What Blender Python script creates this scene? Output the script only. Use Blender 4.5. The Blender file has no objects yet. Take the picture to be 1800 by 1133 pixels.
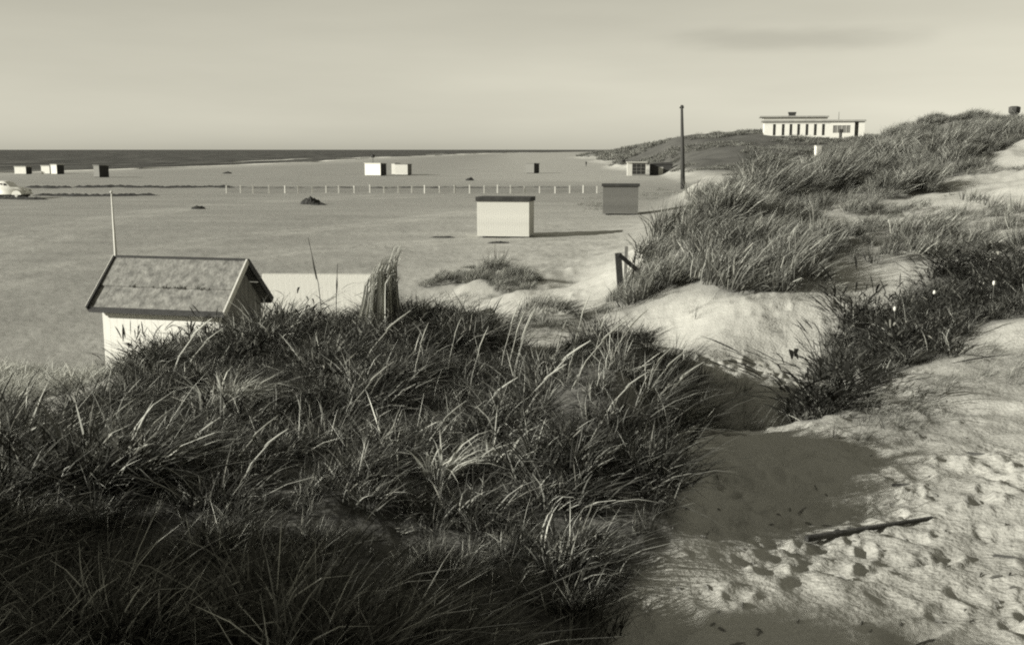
import bpy, math, random
import numpy as np
from mathutils import Vector, Matrix

random.seed(5)
R = math.radians
sc = bpy.context.scene
COL = sc.collection

# ---------------------------------------------------------------- camera
cd = bpy.data.cameras.new('camera')
cam = bpy.data.objects.new('camera', cd)
COL.objects.link(cam)
sc.camera = cam
cam.location = (0, 0, 5.5)
cam.rotation_euler = (R(90 - 9.34), 0, 0)
cd.sensor_width = 36
cd.lens = 36.9
cd.clip_start = 0.05
cd.clip_end = 60000

# ---------------------------------------------------------------- light: low sun behind the left shoulder, monochrome film response
SUN_AZ, SUN_EL = 250.0, 20.0          # clockwise from +Y
SKY_K = 1.36                          # 10 x (.31/10)... keeps the low sky at its own level
w = bpy.data.worlds.new('World')
sc.world = w
w.use_nodes = True
nt = w.node_tree
bg = nt.nodes['Background']
sky = nt.nodes.new('ShaderNodeTexSky')
sky.sky_type = 'NISHITA'
sky.sun_disc = False
sky.sun_elevation = R(SUN_EL)
sky.sun_rotation = R(SUN_AZ)
sky.dust_density = 0.7
def WN(t, **k):
    n = nt.nodes.new(t)
    for a, b in k.items():
        setattr(n, a, b)
    return n
dot = WN('ShaderNodeVectorMath', operation='DOT_PRODUCT')
dot.inputs[1].default_value = (0.62, 0.33, 0.05)
nt.links.new(sky.outputs[0], dot.inputs[0])
tc = WN('ShaderNodeTexCoord')
mp = WN('ShaderNodeMapping')
mp.inputs['Scale'].default_value = (1.0, 1.0, 7.0)
nt.links.new(tc.outputs['Generated'], mp.inputs[0])
cn = WN('ShaderNodeTexNoise')
cn.inputs['Scale'].default_value = 3.2
cn.inputs['Detail'].default_value = 5
nt.links.new(mp.outputs[0], cn.inputs[0])
cr = WN('ShaderNodeMapRange')
cr.inputs[1].default_value = 0.35; cr.inputs[2].default_value = 0.75
cr.inputs[3].default_value = 0.95; cr.inputs[4].default_value = 1.06
nt.links.new(cn.outputs[0], cr.inputs[0])
# one low smoke-grey cloud bank to the right of the view, its edge broken by noise
cl = WN('ShaderNodeVectorMath', operation='SUBTRACT')
az, el = math.atan2(1370 - 900, 1845), 0.098
cl.inputs[1].default_value = (math.sin(az) * math.cos(el), math.cos(az) * math.cos(el), math.sin(el))
nt.links.new(tc.outputs['Generated'], cl.inputs[0])
cs = WN('ShaderNodeVectorMath', operation='MULTIPLY')
cs.inputs[1].default_value = (9.0, 9.0, 80)
nt.links.new(cl.outputs[0], cs.inputs[0])
ln = WN('ShaderNodeVectorMath', operation='LENGTH')
nt.links.new(cs.outputs[0], ln.inputs[0])
cn2 = WN('ShaderNodeTexNoise')
mp2 = WN('ShaderNodeMapping'); mp2.inputs['Scale'].default_value = (1, 1, 5)
nt.links.new(tc.outputs['Generated'], mp2.inputs[0]); nt.links.new(mp2.outputs[0], cn2.inputs[0])
cn2.inputs['Scale'].default_value = 9
cn2.inputs['Detail'].default_value = 4
ad = WN('ShaderNodeMath', operation='MULTIPLY_ADD')
ad.inputs[1].default_value = 1.6
nt.links.new(cn2.outputs[0], ad.inputs[0]); nt.links.new(ln.outputs['Value'], ad.inputs[2])
cm = WN('ShaderNodeMapRange', interpolation_type='SMOOTHSTEP')
cm.inputs[1].default_value = 0.9; cm.inputs[2].default_value = 2.1
cm.inputs[3].default_value = 0.82; cm.inputs[4].default_value = 1.0
nt.links.new(ad.outputs[0], cm.inputs[0])
# film response: the toe of the emulsion flattens the range of the sky a little
pw = WN('ShaderNodeMath', operation='POWER'); pw.inputs[1].default_value = 0.68
nt.links.new(dot.outputs['Value'], pw.inputs[0])
pk = WN('ShaderNodeMath', operation='MULTIPLY'); pk.inputs[1].default_value = SKY_K
nt.links.new(pw.outputs[0], pk.inputs[0])
m1 = WN('ShaderNodeMath', operation='MULTIPLY')
nt.links.new(cr.outputs[0], m1.inputs[0]); nt.links.new(cm.outputs[0], m1.inputs[1])
m2 = WN('ShaderNodeMath', operation='MULTIPLY')
nt.links.new(m1.outputs[0], m2.inputs[0]); nt.links.new(pk.outputs[0], m2.inputs[1])
tint = WN('ShaderNodeVectorMath', operation='SCALE')
tint.inputs[0].default_value = (1.0, 0.965, 0.795)
nt.links.new(m2.outputs[0], tint.inputs['Scale'])
nt.links.new(tint.outputs[0], bg.inputs[0])
bg.inputs[1].default_value = 0.1

sl = bpy.data.lights.new('sun', 'SUN')
sl.energy = 5.0
sl.angle = R(0.6)
sl.color = (1.0, 0.98, 0.91)
so = bpy.data.objects.new('sun', sl)
COL.objects.link(so)
a_, e_ = R(SUN_AZ), R(SUN_EL)
sdir = Vector((math.sin(a_) * math.cos(e_), math.cos(a_) * math.cos(e_), math.sin(e_)))
so.rotation_euler = sdir.to_track_quat('Z', 'Y').to_euler()
so.location = (-30, -20, 30)

vs = sc.view_settings
vs.view_transform = 'Standard'
vs.look = 'None'
vs.gamma = 1
vs.use_curve_mapping = False
vs.exposure = 0.75
sc.cycles.max_bounces = 5
sc.cycles.diffuse_bounces = 2
sc.cycles.pixel_filter_type = 'GAUSSIAN'
sc.cycles.filter_width = 2.3
sc.cycles.use_denoising = False

# ---------------------------------------------------------------- helpers
TONE = (1.0, 0.985, 0.885)
def tone(v):
    return (v * TONE[0], v * TONE[1], v * TONE[2], 1)

class MB:
    """collects vertices and faces of one mesh object"""
    def __init__(self):
        self.v = []; self.f = []
    def add(self, vs, fs):
        n = len(self.v); self.v += [tuple(p) for p in vs]; self.f += [tuple(i + n for i in q) for q in fs]; return self
    def box(self, x0, x1, y0, y1, z0, z1, c=0.0):
        """box with small chamfer on the vertical and top edges"""
        if c <= 0:
            vs = [(x0,y0,z0),(x1,y0,z0),(x1,y1,z0),(x0,y1,z0),(x0,y0,z1),(x1,y0,z1),(x1,y1,z1),(x0,y1,z1)]
            return self.add(vs, [(0,3,2,1),(4,5,6,7),(0,1,5,4),(1,2,6,5),(2,3,7,6),(3,0,4,7)])
        ring = lambda e, z: [(x0+e,y0,z),(x1-e,y0,z),(x1,y0+e,z),(x1,y1-e,z),(x1-e,y1,z),(x0+e,y1,z),(x0,y1-e,z),(x0,y0+e,z)]
        inner = [(x0+c,y0+c,z1),(x1-c,y0+c,z1),(x1-c,y0+c,z1),(x1-c,y1-c,z1),(x1-c,y1-c,z1),(x0+c,y1-c,z1),(x0+c,y1-c,z1),(x0+c,y0+c,z1)]
        vs = ring(c, z0) + ring(c, z1 - c) + inner
        fs = [(7,6,5,4,3,2,1,0)] + [(i,(i+1)%8,8+(i+1)%8,8+i) for i in range(8)] + [(8+i,8+(i+1)%8,16+(i+1)%8,16+i) for i in range(8)] + [tuple(range(16,24))]
        return self.add(vs, fs)
    def beam(self, p, q, w, h, up=(0, 0, 1)):
        p = Vector(p); q = Vector(q); d = (q - p).normalized(); s = d.cross(Vector(up))
        if s.length < 1e-4: s = d.cross(Vector((0, 1, 0)))
        s.normalize(); u = s.cross(d)
        vs = [a + s * i * w / 2 + u * j * h / 2 for a in (p, q) for (i, j) in ((-1,-1),(1,-1),(1,1),(-1,1))]
        return self.add(vs, [(0,3,2,1),(4,5,6,7),(0,1,5,4),(1,2,6,5),(2,3,7,6),(3,0,4,7)])
    def tube(self, pts, rad, n=8):
        pts = [Vector(p) for p in pts]
        base = len(self.v); k = len(pts)
        for i, p in enumerate(pts):
            d = (pts[min(i+1, k-1)] - pts[max(i-1, 0)]).normalized()
            s = d.cross(Vector((0.13, 0.97, 0.2)) if abs(d.y) < .9 else Vector((1, 0, 0))).normalized(); u = s.cross(d)
            r = rad[i] if isinstance(rad, (list, tuple)) else rad
            for j in range(n):
                a = 2 * math.pi * j / n
                self.v.append(tuple(p + s * math.cos(a) * r + u * math.sin(a) * r))
        for i in range(k - 1):
            for j in range(n):
                a = base + i * n + j; b = base + i * n + (j + 1) % n
                self.f.append((a, b, b + n, a + n))
        self.f.append(tuple(base + j for j in reversed(range(n)))); self.f.append(tuple(base + (k-1) * n + j for j in range(n)))
        return self
    def prism(self, poly, y0, y1):
        """polygon in x,z pushed along y"""
        n = len(poly)
        vs = [(x, y0, z) for x, z in poly] + [(x, y1, z) for x, z in poly]
        return self.add(vs, [tuple(range(n)), tuple(range(2*n-1, n-1, -1))] + [(i, i+n, (i+1)%n+n, (i+1)%n) for i in range(n)])
    def build(self, name, mat, parent=None, smooth=False):
        me = bpy.data.meshes.new(name)
        me.from_pydata(self.v, [], self.f); me.update()
        import bmesh
        bm = bmesh.new(); bm.from_mesh(me)
        bmesh.ops.remove_doubles(bm, verts=bm.verts, dist=1e-6)
        bmesh.ops.recalc_face_normals(bm, faces=bm.faces); bm.to_mesh(me); bm.free()
        if smooth: me.polygons.foreach_set('use_smooth', [True] * len(me.polygons))
        me.materials.append(mat)
        o = bpy.data.objects.new(name, me); COL.objects.link(o)
        if parent: o.parent = parent
        return o

def tag(o, label=None, cat=None, group=None, kind=None):
    if label: o['label'] = label
    if cat: o['category'] = cat
    if group: o['group'] = group
    if kind: o['kind'] = kind
    return o

def thing(name, loc, rz, label, cat, group=None):
    o = bpy.data.objects.new(name, None); COL.objects.link(o)
    o.empty_display_size = 0.2
    o.location = loc; o.rotation_euler = (0, 0, rz)
    return tag(o, label, cat, group)

def copy_tree(o, loc=None, rz=None, label=None, scale=None):
    c = o.copy(); COL.objects.link(c)
    for ch in list(o.children):
        k = ch.copy(); COL.objects.link(k); k.parent = c
        for g in list(ch.children):
            q = g.copy(); COL.objects.link(q); q.parent = k
    if loc is not None: c.location = loc
    if rz is not None: c.rotation_euler = (0, 0, rz)
    if scale is not None: c.scale = scale
    if label: c['label'] = label
    return c

def mat(name, v, rough=0.85, var=0.0, scale=8.0, bump=0.0, bscale=20.0, spec=0.3, stretch=(1, 1, 1), dirt=0.0, col=None):
    """grey-toned material; grain and wear from noise"""
    m = bpy.data.materials.new(name); m.use_nodes = True
    t = m.node_tree; b = t.nodes['Principled BSDF']
    b.inputs['Roughness'].default_value = rough
    b.inputs['Specular IOR Level'].default_value = spec
    c = col or tone(v)
    b.inputs['Base Color'].default_value = c
    if var or bump or dirt:
        tcn = t.nodes.new('ShaderNodeTexCoord'); mpn = t.nodes.new('ShaderNodeMapping')
        mpn.inputs['Scale'].default_value = stretch
        t.links.new(tcn.outputs['Object'], mpn.inputs[0])
    if var:
        n = t.nodes.new('ShaderNodeTexNoise'); n.inputs['Scale'].default_value = scale; n.inputs['Detail'].default_value = 5
        t.links.new(mpn.outputs[0], n.inputs[0])
        r = t.nodes.new('ShaderNodeMapRange'); r.inputs[1].default_value = .3; r.inputs[2].default_value = .7
        r.inputs[3].default_value = 1 - var; r.inputs[4].default_value = 1 + var
        t.links.new(n.outputs[0], r.inputs[0])
        s = t.nodes.new('ShaderNodeVectorMath'); s.operation = 'SCALE'; s.inputs[0].default_value = c[:3]
        t.links.new(r.outputs[0], s.inputs['Scale']); t.links.new(s.outputs[0], b.inputs['Base Color'])
    if bump:
        n = t.nodes.new('ShaderNodeTexNoise'); n.inputs['Scale'].default_value = bscale; n.inputs['Detail'].default_value = 4
        t.links.new(mpn.outputs[0], n.inputs[0])
        bp = t.nodes.new('ShaderNodeBump'); bp.inputs['Strength'].default_value = bump; bp.inputs['Distance'].default_value = 0.02
        t.links.new(n.outputs[0], bp.inputs['Height']); t.links.new(bp.outputs[0], b.inputs['Normal'])
    return m

# ---------------------------------------------------------------- terrain height model (metres, eye at x=0, y=0, z=5.5)
EYE = 5.5
SEA = -0.5
CTRL = np.array([
(-1.82, 3.5, 3.76),
(-1.2, 3.45, 3.79),
(-0.6, 3.45, 3.79),
(-0.04, 3.8, 3.61),
(0.44, 4.2, 3.41),
(0.95, 4.1, 3.46),
(1.46, 4.2, 3.41),
(2.19, 4.2, 3.41),
(2.67, 5.2, 3.34),
(1.93, 5.2, 3.34),
(1.17, 5.1, 3.38),
(0.7, 4.9, 3.46),
(-2.56, 5.0, 3.57),
(-1.74, 5.1, 3.6),
(-0.85, 5.0, 3.63),
(-0.14, 5.1, 3.53),
(0.43, 5.0, 3.42),
(2.15, 6.0, 3.26),
(1.19, 6.0, 3.26),
(3.25, 6.4, 3.3),
(1.85, 7.3, 3.2),
(1.21, 7.2, 3.28),
(2.67, 7.3, 3.2),
(3.84, 7.6, 3.24),
(2.12, 8.4, 3.12),
(2.82, 8.4, 3.15),
(1.63, 8.6, 3.14),
(-3.64, 7.2, 3.28),
(-2.36, 7.0, 3.42),
(-1.14, 6.8, 3.48),
(0.0, 6.9, 3.62),
(0.67, 7.5, 3.7),
(0.89, 6.9, 3.54),
(-4.77, 9.5, 3.0),
(-4.17, 10.0, 3.1),
(-3.1, 9.3, 3.32),
(-2.0, 9.0, 3.5),
(-0.95, 8.6, 3.58),
(0.0, 8.5, 3.46),
(0.77, 9.2, 3.35),
(-3.52, 10.6, 3.32),
(-2.91, 11, 3.46),
(-2.06, 11, 3.56),
(-1.33, 11, 3.71),
(-0.62, 11.2, 3.56),
(-0.06, 11.4, 3.3),
(-4.79, 12, 2.86),
(1.03, 12.5, 3.27),
(1.61, 12.2, 3.18),
(0.51, 12.3, 3.18),
(1.45, 10.4, 2.89),
(2.15, 11.0, 2.71),
(2.41, 12.4, 2.6),
(2.81, 11.2, 2.65),
(3.24, 13, 2.64),
(3.32, 11.5, 2.74),
(2.63, 13.6, 2.63),
(4.09, 14.2, 2.5),
(3.63, 14.6, 2.5),
(2.73, 16.5, 2.48),
(2.06, 17, 2.48),
(0.48, 17.5, 2.49),
(-0.28, 17, 2.48),
(1.46, 19, 2.44),
(1.48, 27, 1.75),
(0.0, 24, 1.91),
(-1.38, 21, 2.12),
(2.19, 25, 2.03),
(3.11, 16.2, 2.89),
(3.9, 15.8, 2.96),
(3.45, 18.0, 3.0),
(4.4, 17.9, 3.21),
(4.06, 19.6, 3.19),
(4.65, 19.4, 3.34),
(4.77, 15.8, 2.96),
(4.7, 14.7, 2.73),
(5.58, 17, 3.14),
(2.58, 18.8, 2.68),
(2.82, 9.2, 3.06),
(4.03, 11.0, 3.02),
(5.05, 12.2, 3.09),
(5.95, 13.2, 3.27),
(6.81, 13.8, 3.36),
(4.15, 9.8, 3.04),
(5.24, 10.5, 3.1),
(4.4, 12.8, 2.72),
(5.48, 14.2, 2.9),
(7.22, 16.5, 3.21),
(8.44, 17.2, 3.49),
(7.24, 19, 3.39),
(6.84, 21, 3.51),
(9.31, 21.5, 3.93),
(9.99, 20.5, 4.0),
(5.84, 21.5, 3.46),
(4.39, 20.2, 3.47),
(3.34, 20.4, 3.01),
(2.97, 21.8, 2.84),
(2.95, 19.3, 2.93),
(5.36, 24.8, 3.95),
(7.56, 28, 3.9),
(9.38, 29, 4.16),
(11.3, 30, 4.43),
(12.89, 30, 4.75),
(13.53, 28, 4.8),
(5.48, 29, 3.85),
(6.13, 35, 3.84),
(4.04, 22.6, 3.6),
(9.25, 40, 4.25),
(11.31, 43, 4.45),
(13.32, 46, 4.82),
(17.1, 50, 5.74),
(19.21, 50, 6.13),
(20.47, 48, 6.43),
(22.06, 46, 6.54),
(23.97, 45, 6.61),
(12.24, 38, 4.63),
(14.61, 39, 5.36),
(16.25, 38, 5.66),
(17.8, 37, 5.66),
(23.06, 130, 1.43),
(32.36, 140, 1.27),
(44.33, 150, 1.12),
(34.76, 185, 1.29),
(45.9, 190, 1.17),
(57.57, 195, 1.06),
(42.18, 225, 3.48),
(55.41, 230, 4.04),
(69.17, 235, 4.63),
(46.48, 290, 7.33),
(54.79, 285, 8.05),
(66.95, 285, 8.5),
(79.1, 285, 8.95),
(91.26, 285, 9.1),
(98.63, 280, 9.04),
(107.65, 280, 8.16),
(46.74, 380, 5.7),
(36.19, 270, 1.64),
(50.08, 520, 4.13),
(54.8, 640, 3.13),
(0.0, 0.0, 3.65),
(0.0, 1.8, 3.65),
(1.5, 1.0, 3.7),
(3.0, 1.5, 3.8),
(1.0, 2.7, 3.6),
(-1.0, 2.4, 4.2),
(-2.4, 1.4, 4.9),  # unseen ridge left of the frame, raised to shade the near grass
(-2.8, 3.1, 4.85),
(-3.9, 4.2, 4.2),
(-4.2, 0.6, 4.9),
(-5.5, 3.0, 4.2),
(-3.0, -2.0, 5.0),
(0.0, -4.0, 4.0),
(4.0, -3.0, 4.4),
(6.0, 2.0, 4.4),
(5.0, 4.0, 3.9),
(-6.0, 6.0, 3.6),
(-8.0, 9.0, 2.8),
(-9.0, 4.0, 3.2),
(-12.0, 6.0, 1.8),
(-15.0, 0.0, 1.5),
(0.0, -12.0, 5.0),
(8.0, -10.0, 5.0),
(-10.0, -10.0, 3.0),
(-20.0, -20.0, 0.5),
(20.0, -20.0, 6.0),
(15.0, 0.0, 6.0),
(30.0, 0.0, 7.0),
(20.0, 10.0, 5.2),
(12.0, 8.0, 4.1),
(30.0, 20.0, 6.3),
(40.0, 40.0, 6.8),
(60.0, 20.0, 7.5),
(-20.0, 8.0, 0.2),
(-25.0, -5.0, -0.5),
(-30.0, 20.0, -1.0),
(-7.4, 14.0, 2.1),
(-5.5, 14.5, 2.3),
(-3.6, 15.0, 2.2),
(-1.8, 15.5, 2.2),
(-9.5, 16.0, 1.6),
(-9.7, 19.5, 1.35),
(-7.8, 19.2, 1.1),
(-12.0, 17.5, 1.3),
(-7.5, 22.5, 0.4),
(-5.0, 23.0, 0.5),
(-3.0, 26.0, 0.6),
(-11.0, 24.0, 0.1),
(-14.0, 22.0, 0.0),
(-3.0, 20.0, 1.2),
(-1.3, 22.0, 1.4),
(-14.0, 30.0, -0.8),
(-8.0, 32.0, -0.4),
(-4.0, 36.0, 0.1),
(-25.0, 40.0, -2.0),
(0.0, 34.0, 1.05),
(2.5, 34.0, 1.15),
(0.0, 45.0, 0.45),
(3.0, 45.0, 0.6),
(-4.0, 45.0, 0.0),
(4.0, 55.0, 0.35),
(7.0, 55.0, 0.7),
(0.0, 62.0, -0.1),
(3.5, 66.0, -0.1),
(8.0, 66.0, 0.4),
(12.0, 66.0, 1.2),
(9.0, 80.0, 0.0),
(14.0, 80.0, 0.9),
(10.0, 90.0, -0.3),
(17.0, 92.0, 0.8),
(-10.0, 60.0, -1.0),
(-5.0, 80.0, -1.5),
(5.0, 100.0, -1.0),
(-20.0, 80.0, -2.0),
(-30.0, 120.0, -2.0),
(0.0, 150.0, -2.0),
(20.0, 130.0, -0.2),
(28.0, 150.0, -0.2),
(0.0, 220.0, -2.0),
(30.0, 220.0, -0.5),
(-60.0, 150.0, -2.5),
(-60.0, 300.0, -2.5),
(0.0, 300.0, -2.0),
(25.0, 300.0, -0.5),
(0.0, 450.0, -2.0),
(0.0, 700.0, -2.0),
(-100.0, 0.0, -3.0),
(-60.0, -60.0, -2.0),
(-90.0, 500.0, -3.0),
(-150.0, 200.0, -4.0),
(-100.0, 900.0, -3.0),
(40.0, 400.0, 1.0),
(50.0, 600.0, -0.5),
(100.0, 900.0, 0.5),
(18.0, 75.0, 1.5),
(14.0, 58.0, 2.2),
(30.0, 62.0, 4.5),
(40.0, 60.0, 5.5),
(22.0, 60.0, 3.8),
(24.0, 95.0, 1.0),
(36.0, 100.0, 3.2),
(55.0, 110.0, 4.5),
(75.0, 100.0, 6.0),
(80.0, 70.0, 7.0),
(100.0, 130.0, 7.0),
(60.0, 150.0, 2.5),
(80.0, 200.0, 4.0),
(120.0, 280.0, 9.0),
(200.0, 250.0, 10.0),
(150.0, 100.0, 8.0),
(150.0, 450.0, 7.0),
(90.0, 450.0, 7.0),
(250.0, 600.0, 7.0),
(300.0, 0.0, 8.0),
(100.0, -100.0, 8.0),
(0.0, -150.0, 3.0),
(200.0, 900.0, 6.0)])

def hash2(ix, iy, seed):
    h = (ix.astype(np.int64) * 374761393 + iy.astype(np.int64) * 668265263 + seed * 1442695041) & 0xFFFFFFFF
    h = ((h ^ (h >> 13)) * 1274126177) & 0xFFFFFFFF
    return ((h ^ (h >> 16)) & 0xFFFF) / 65535.0

def vnoise(x, y, seed=0):
    ix = np.floor(x); iy = np.floor(y); fx = x - ix; fy = y - iy
    fx = fx * fx * fx * (fx * (fx * 6 - 15) + 10); fy = fy * fy * fy * (fy * (fy * 6 - 15) + 10)
    a = hash2(ix, iy, seed); b = hash2(ix + 1, iy, seed); c = hash2(ix, iy + 1, seed); d = hash2(ix + 1, iy + 1, seed)
    return (a * (1 - fx) + b * fx) * (1 - fy) + (c * (1 - fx) + d * fx) * fy - 0.5

def fbm(x, y, octaves=4, seed=0, gain=0.5):
    s = np.zeros_like(x); a = 1.0
    for k in range(octaves):
        c, q = math.cos(0.6 + k), math.sin(0.6 + k)
        s = s + a * vnoise(x * c - y * q + 17.3 * k, x * q + y * c + 5.1 * k, seed + k)
        a *= gain; x = x * 2.03; y = y * 2.03
    return s

def sstep(a, b, x):
    t = np.clip((x - a) / (b - a), 0, 1)
    return t * t * (3 - 2 * t)

def warp(X, Y):
    r = np.hypot(X, Y) + 1e-6
    w = np.log1p(r / 3.0)
    return X / r * w, Y / r * w

def _phi(d2):
    return 0.5 * d2 * np.log(d2 + 1e-9)

_cu, _cv = warp(CTRL[:, 0], CTRL[:, 1])
_n = len(CTRL)
_K = _phi((_cu[:, None] - _cu[None]) ** 2 + (_cv[:, None] - _cv[None]) ** 2) + np.eye(_n) * 0.0015
_P = np.stack([np.ones(_n), _cu, _cv], 1)
_A = np.zeros((_n + 3, _n + 3)); _A[:_n, :_n] = _K; _A[:_n, _n:] = _P; _A[_n:, :_n] = _P.T
_w = np.linalg.solve(_A, np.concatenate([CTRL[:, 2], np.zeros(3)]))

def tps(X, Y):
    u, v = warp(X, Y)
    out = _w[_n] + _w[_n + 1] * u + _w[_n + 2] * v
    for i in range(_n):
        out = out + _w[i] * _phi((u - _cu[i]) ** 2 + (v - _cv[i]) ** 2)
    return out

SHORE_Y = [-400, 0, 150, 277, 325, 503, 790, 1580, 2770, 6000, 30000]
SHORE_X = [-190, -165, -148, -135, -120, -98, -100, -43, 150, 1500, 14000]

def shore_x(Y):
    return np.interp(Y, SHORE_Y, SHORE_X)

def beach_z(X, Y):
    s = X - shore_x(Y) + 3 * fbm(X * 0.02, Y * 0.02, 2, 91)
    z = SEA + 0.5 * np.clip(s / 45, -8, 1)
    return z + 0.05 * fbm(X * 0.08, Y * 0.08, 3, 5)

MOUNDS = [(0.3, 37.5, 1.6, 1.3, 0.35), (2.6, 38.5, 1.4, 1.2, 0.4), (-1.5, 36, 1.2, 1, 0.15), (1.25, 11.3, 0.6, 0.7, 0.38), (2.7, 11.1, 0.8, 0.9, -0.28), (0.66, 7.0, 0.5, 1.4, 0.36), (-1.6, 10.7, 1.6, 0.7, 0.1), (-0.2, 5.4, 0.6, 0.6, -0.12), (0.2, 5.2, 0.5, 0.8, 0.12)]

def smax(a, b, k):
    h = np.clip(0.5 + 0.5 * (a - b) / k, 0, 1)
    return b * (1 - h) + a * h + k * h * (1 - h)

def clumps(X, Y, cell, seed):
    """jittered tussock centres: distance to the nearest one (in cells), offset to it, and a random number of its own"""
    gx = np.floor(X / cell); gy = np.floor(Y / cell)
    best = np.full(X.shape, 9.0); ox = np.zeros(X.shape); oy = np.zeros(X.shape); rid = np.zeros(X.shape)
    for i in (-1, 0, 1):
        for j in (-1, 0, 1):
            cx = gx + i; cy = gy + j
            px = (cx + .5 + .8 * (hash2(cx, cy, seed) - .5)) * cell; py = (cy + .5 + .8 * (hash2(cx, cy, seed + 1) - .5)) * cell
            dx = (X - px) / cell; dy = (Y - py) / cell; d = np.hypot(dx, dy)
            k = d < best
            best = np.where(k, d, best); ox = np.where(k, dx, ox); oy = np.where(k, dy, oy); rid = np.where(k, hash2(cx, cy, seed + 2), rid)
    return best, ox, oy, rid

_rp = np.random.RandomState(11)
PRINTS = []
for _ in range(170):                       # trodden sand: soft dents, denser along the track
    t = _rp.rand()
    PRINTS.append((0.6 + 3.4 * _rp.rand() ** 0.8, 3.6 + 6.4 * t ** 1.2, _rp.uniform(-0.9, 0.9), _rp.uniform(0.05, 0.10), _rp.uniform(0.09, 0.17), _rp.uniform(0.010, 0.030)))
PRINTS += [(1.68, 5.2, .6, .07, .14, .05), (1.74, 4.36, 1.2, .07, .2, .05), (2.26, 5.3, 1.1, .05, .16, .05), (1.62, 6.45, .4, .06, .12, .045), (1.95, 5.5, .3, .05, .09, .04), (1.86, 5.15, .9, .06, .1, .035), (2.15, 6.3, 1.2, .05, .17, .04), (1.3, 5.0, .4, .07, .12, .04), (2.9, 6.2, .9, .07, .14, .045), (2.5, 4.6, 1.2, .05, .2, .04)]
PRINTS = [p[:5] + (p[5] * (.62 if p[5] > .033 else 1),) for p in PRINTS]
for _ in range(34):
    PRINTS.append((_rp.uniform(1.0, 4.2), _rp.uniform(4.2, 8.2), _rp.uniform(.1, 1.3), _rp.uniform(0.03, 0.06), _rp.uniform(0.07, 0.14), _rp.uniform(0.01, 0.022)))
for _ in range(46):                        # the lit hollow further down the path
    PRINTS.append((_rp.uniform(2.6, 4.5), _rp.uniform(11.3, 14.6), _rp.uniform(-0.6, 0.9), _rp.uniform(0.08, 0.14), _rp.uniform(0.12, 0.22), _rp.uniform(0.03, 0.08)))
for _ in range(26):
    PRINTS.append((_rp.uniform(3.5, 6.5), _rp.uniform(14.4, 17), _rp.uniform(-0.6, 0.9), 0.10, 0.15, _rp.uniform(0.01, 0.04)))
for _ in range(90):
    PRINTS.append((_rp.uniform(1.5, 9), _rp.uniform(20, 48), _rp.uniform(-0.6, 0.9), 0.14, 0.22, _rp.uniform(0.03, 0.07)))

def ground(X, Y, fine=True):
    X = np.asarray(X, float); Y = np.asarray(Y, float)
    r = np.hypot(X, Y)
    d = tps(X, Y)
    dune_far = 4.0 + 5 * fbm(X * 0.004, Y * 0.004, 3, 44)
    s = X - shore_x(Y)
    dune_far = np.where(s > 0, dune_far * sstep(170, 330, s) - 1, -2)
    f = sstep(700, 1500, r)
    d = d * (1 - f) + dune_far * f
    for (mx, my, sx, sy, h) in MOUNDS:
        d = d + h * np.exp(-((X - mx) / sx) ** 2 - ((Y - my) / sy) ** 2)
    b = beach_z(X, Y)
    veg = sstep(0.2, 1.6, d - b)
    near = 1 - sstep(14, 40, r)
    d = d + veg * near * (0.14 * fbm(X * 0.55, Y * 0.55, 3, 7) + 0.05 * fbm(X * 3.1, Y * 3.1, 2, 8))
    mid = sstep(14, 40, r) * (1 - sstep(110, 220, r))
    d = d + veg * mid * (0.85 * fbm(X * 0.2, Y * 0.2, 4, 9))
    far = sstep(110, 220, r)
    d = d + veg * far * (2.6 * fbm(X * 0.035, Y * 0.035, 4, 10))
    z = smax(d, b, 0.35)
    z = z + (1 - sstep(20, 60, r)) * 0.02 * fbm(X * 7, Y * 7, 3, 21)
    z = z + sstep(18, 30, Y) * (1 - sstep(70, 110, r)) * 0.13 * fbm(X * 0.6, Y * 0.6, 5, 22, .6) * sstep(-0.2, 0.3, z)
    if fine:
        for (px, py, a, ra, rb, dep) in PRINTS:
            m = (np.abs(X - px) < 0.7) & (np.abs(Y - py) < 0.7)
            if not m.any():
                continue
            dx = X[m] - px; dy = Y[m] - py
            u = dx * math.cos(a) - dy * math.sin(a); v = dx * math.sin(a) + dy * math.cos(a)
            q = np.sqrt((u / ra) ** 2 + (v / rb) ** 2)
            z[m] += dep * (-np.exp(-q ** 2.3) + 0.55 * np.exp(-((q - 1.35) / 0.32) ** 2) * (1 + 0.5 * np.sin(3 * np.arctan2(dy, dx) + px * 9)))
    return z

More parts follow.
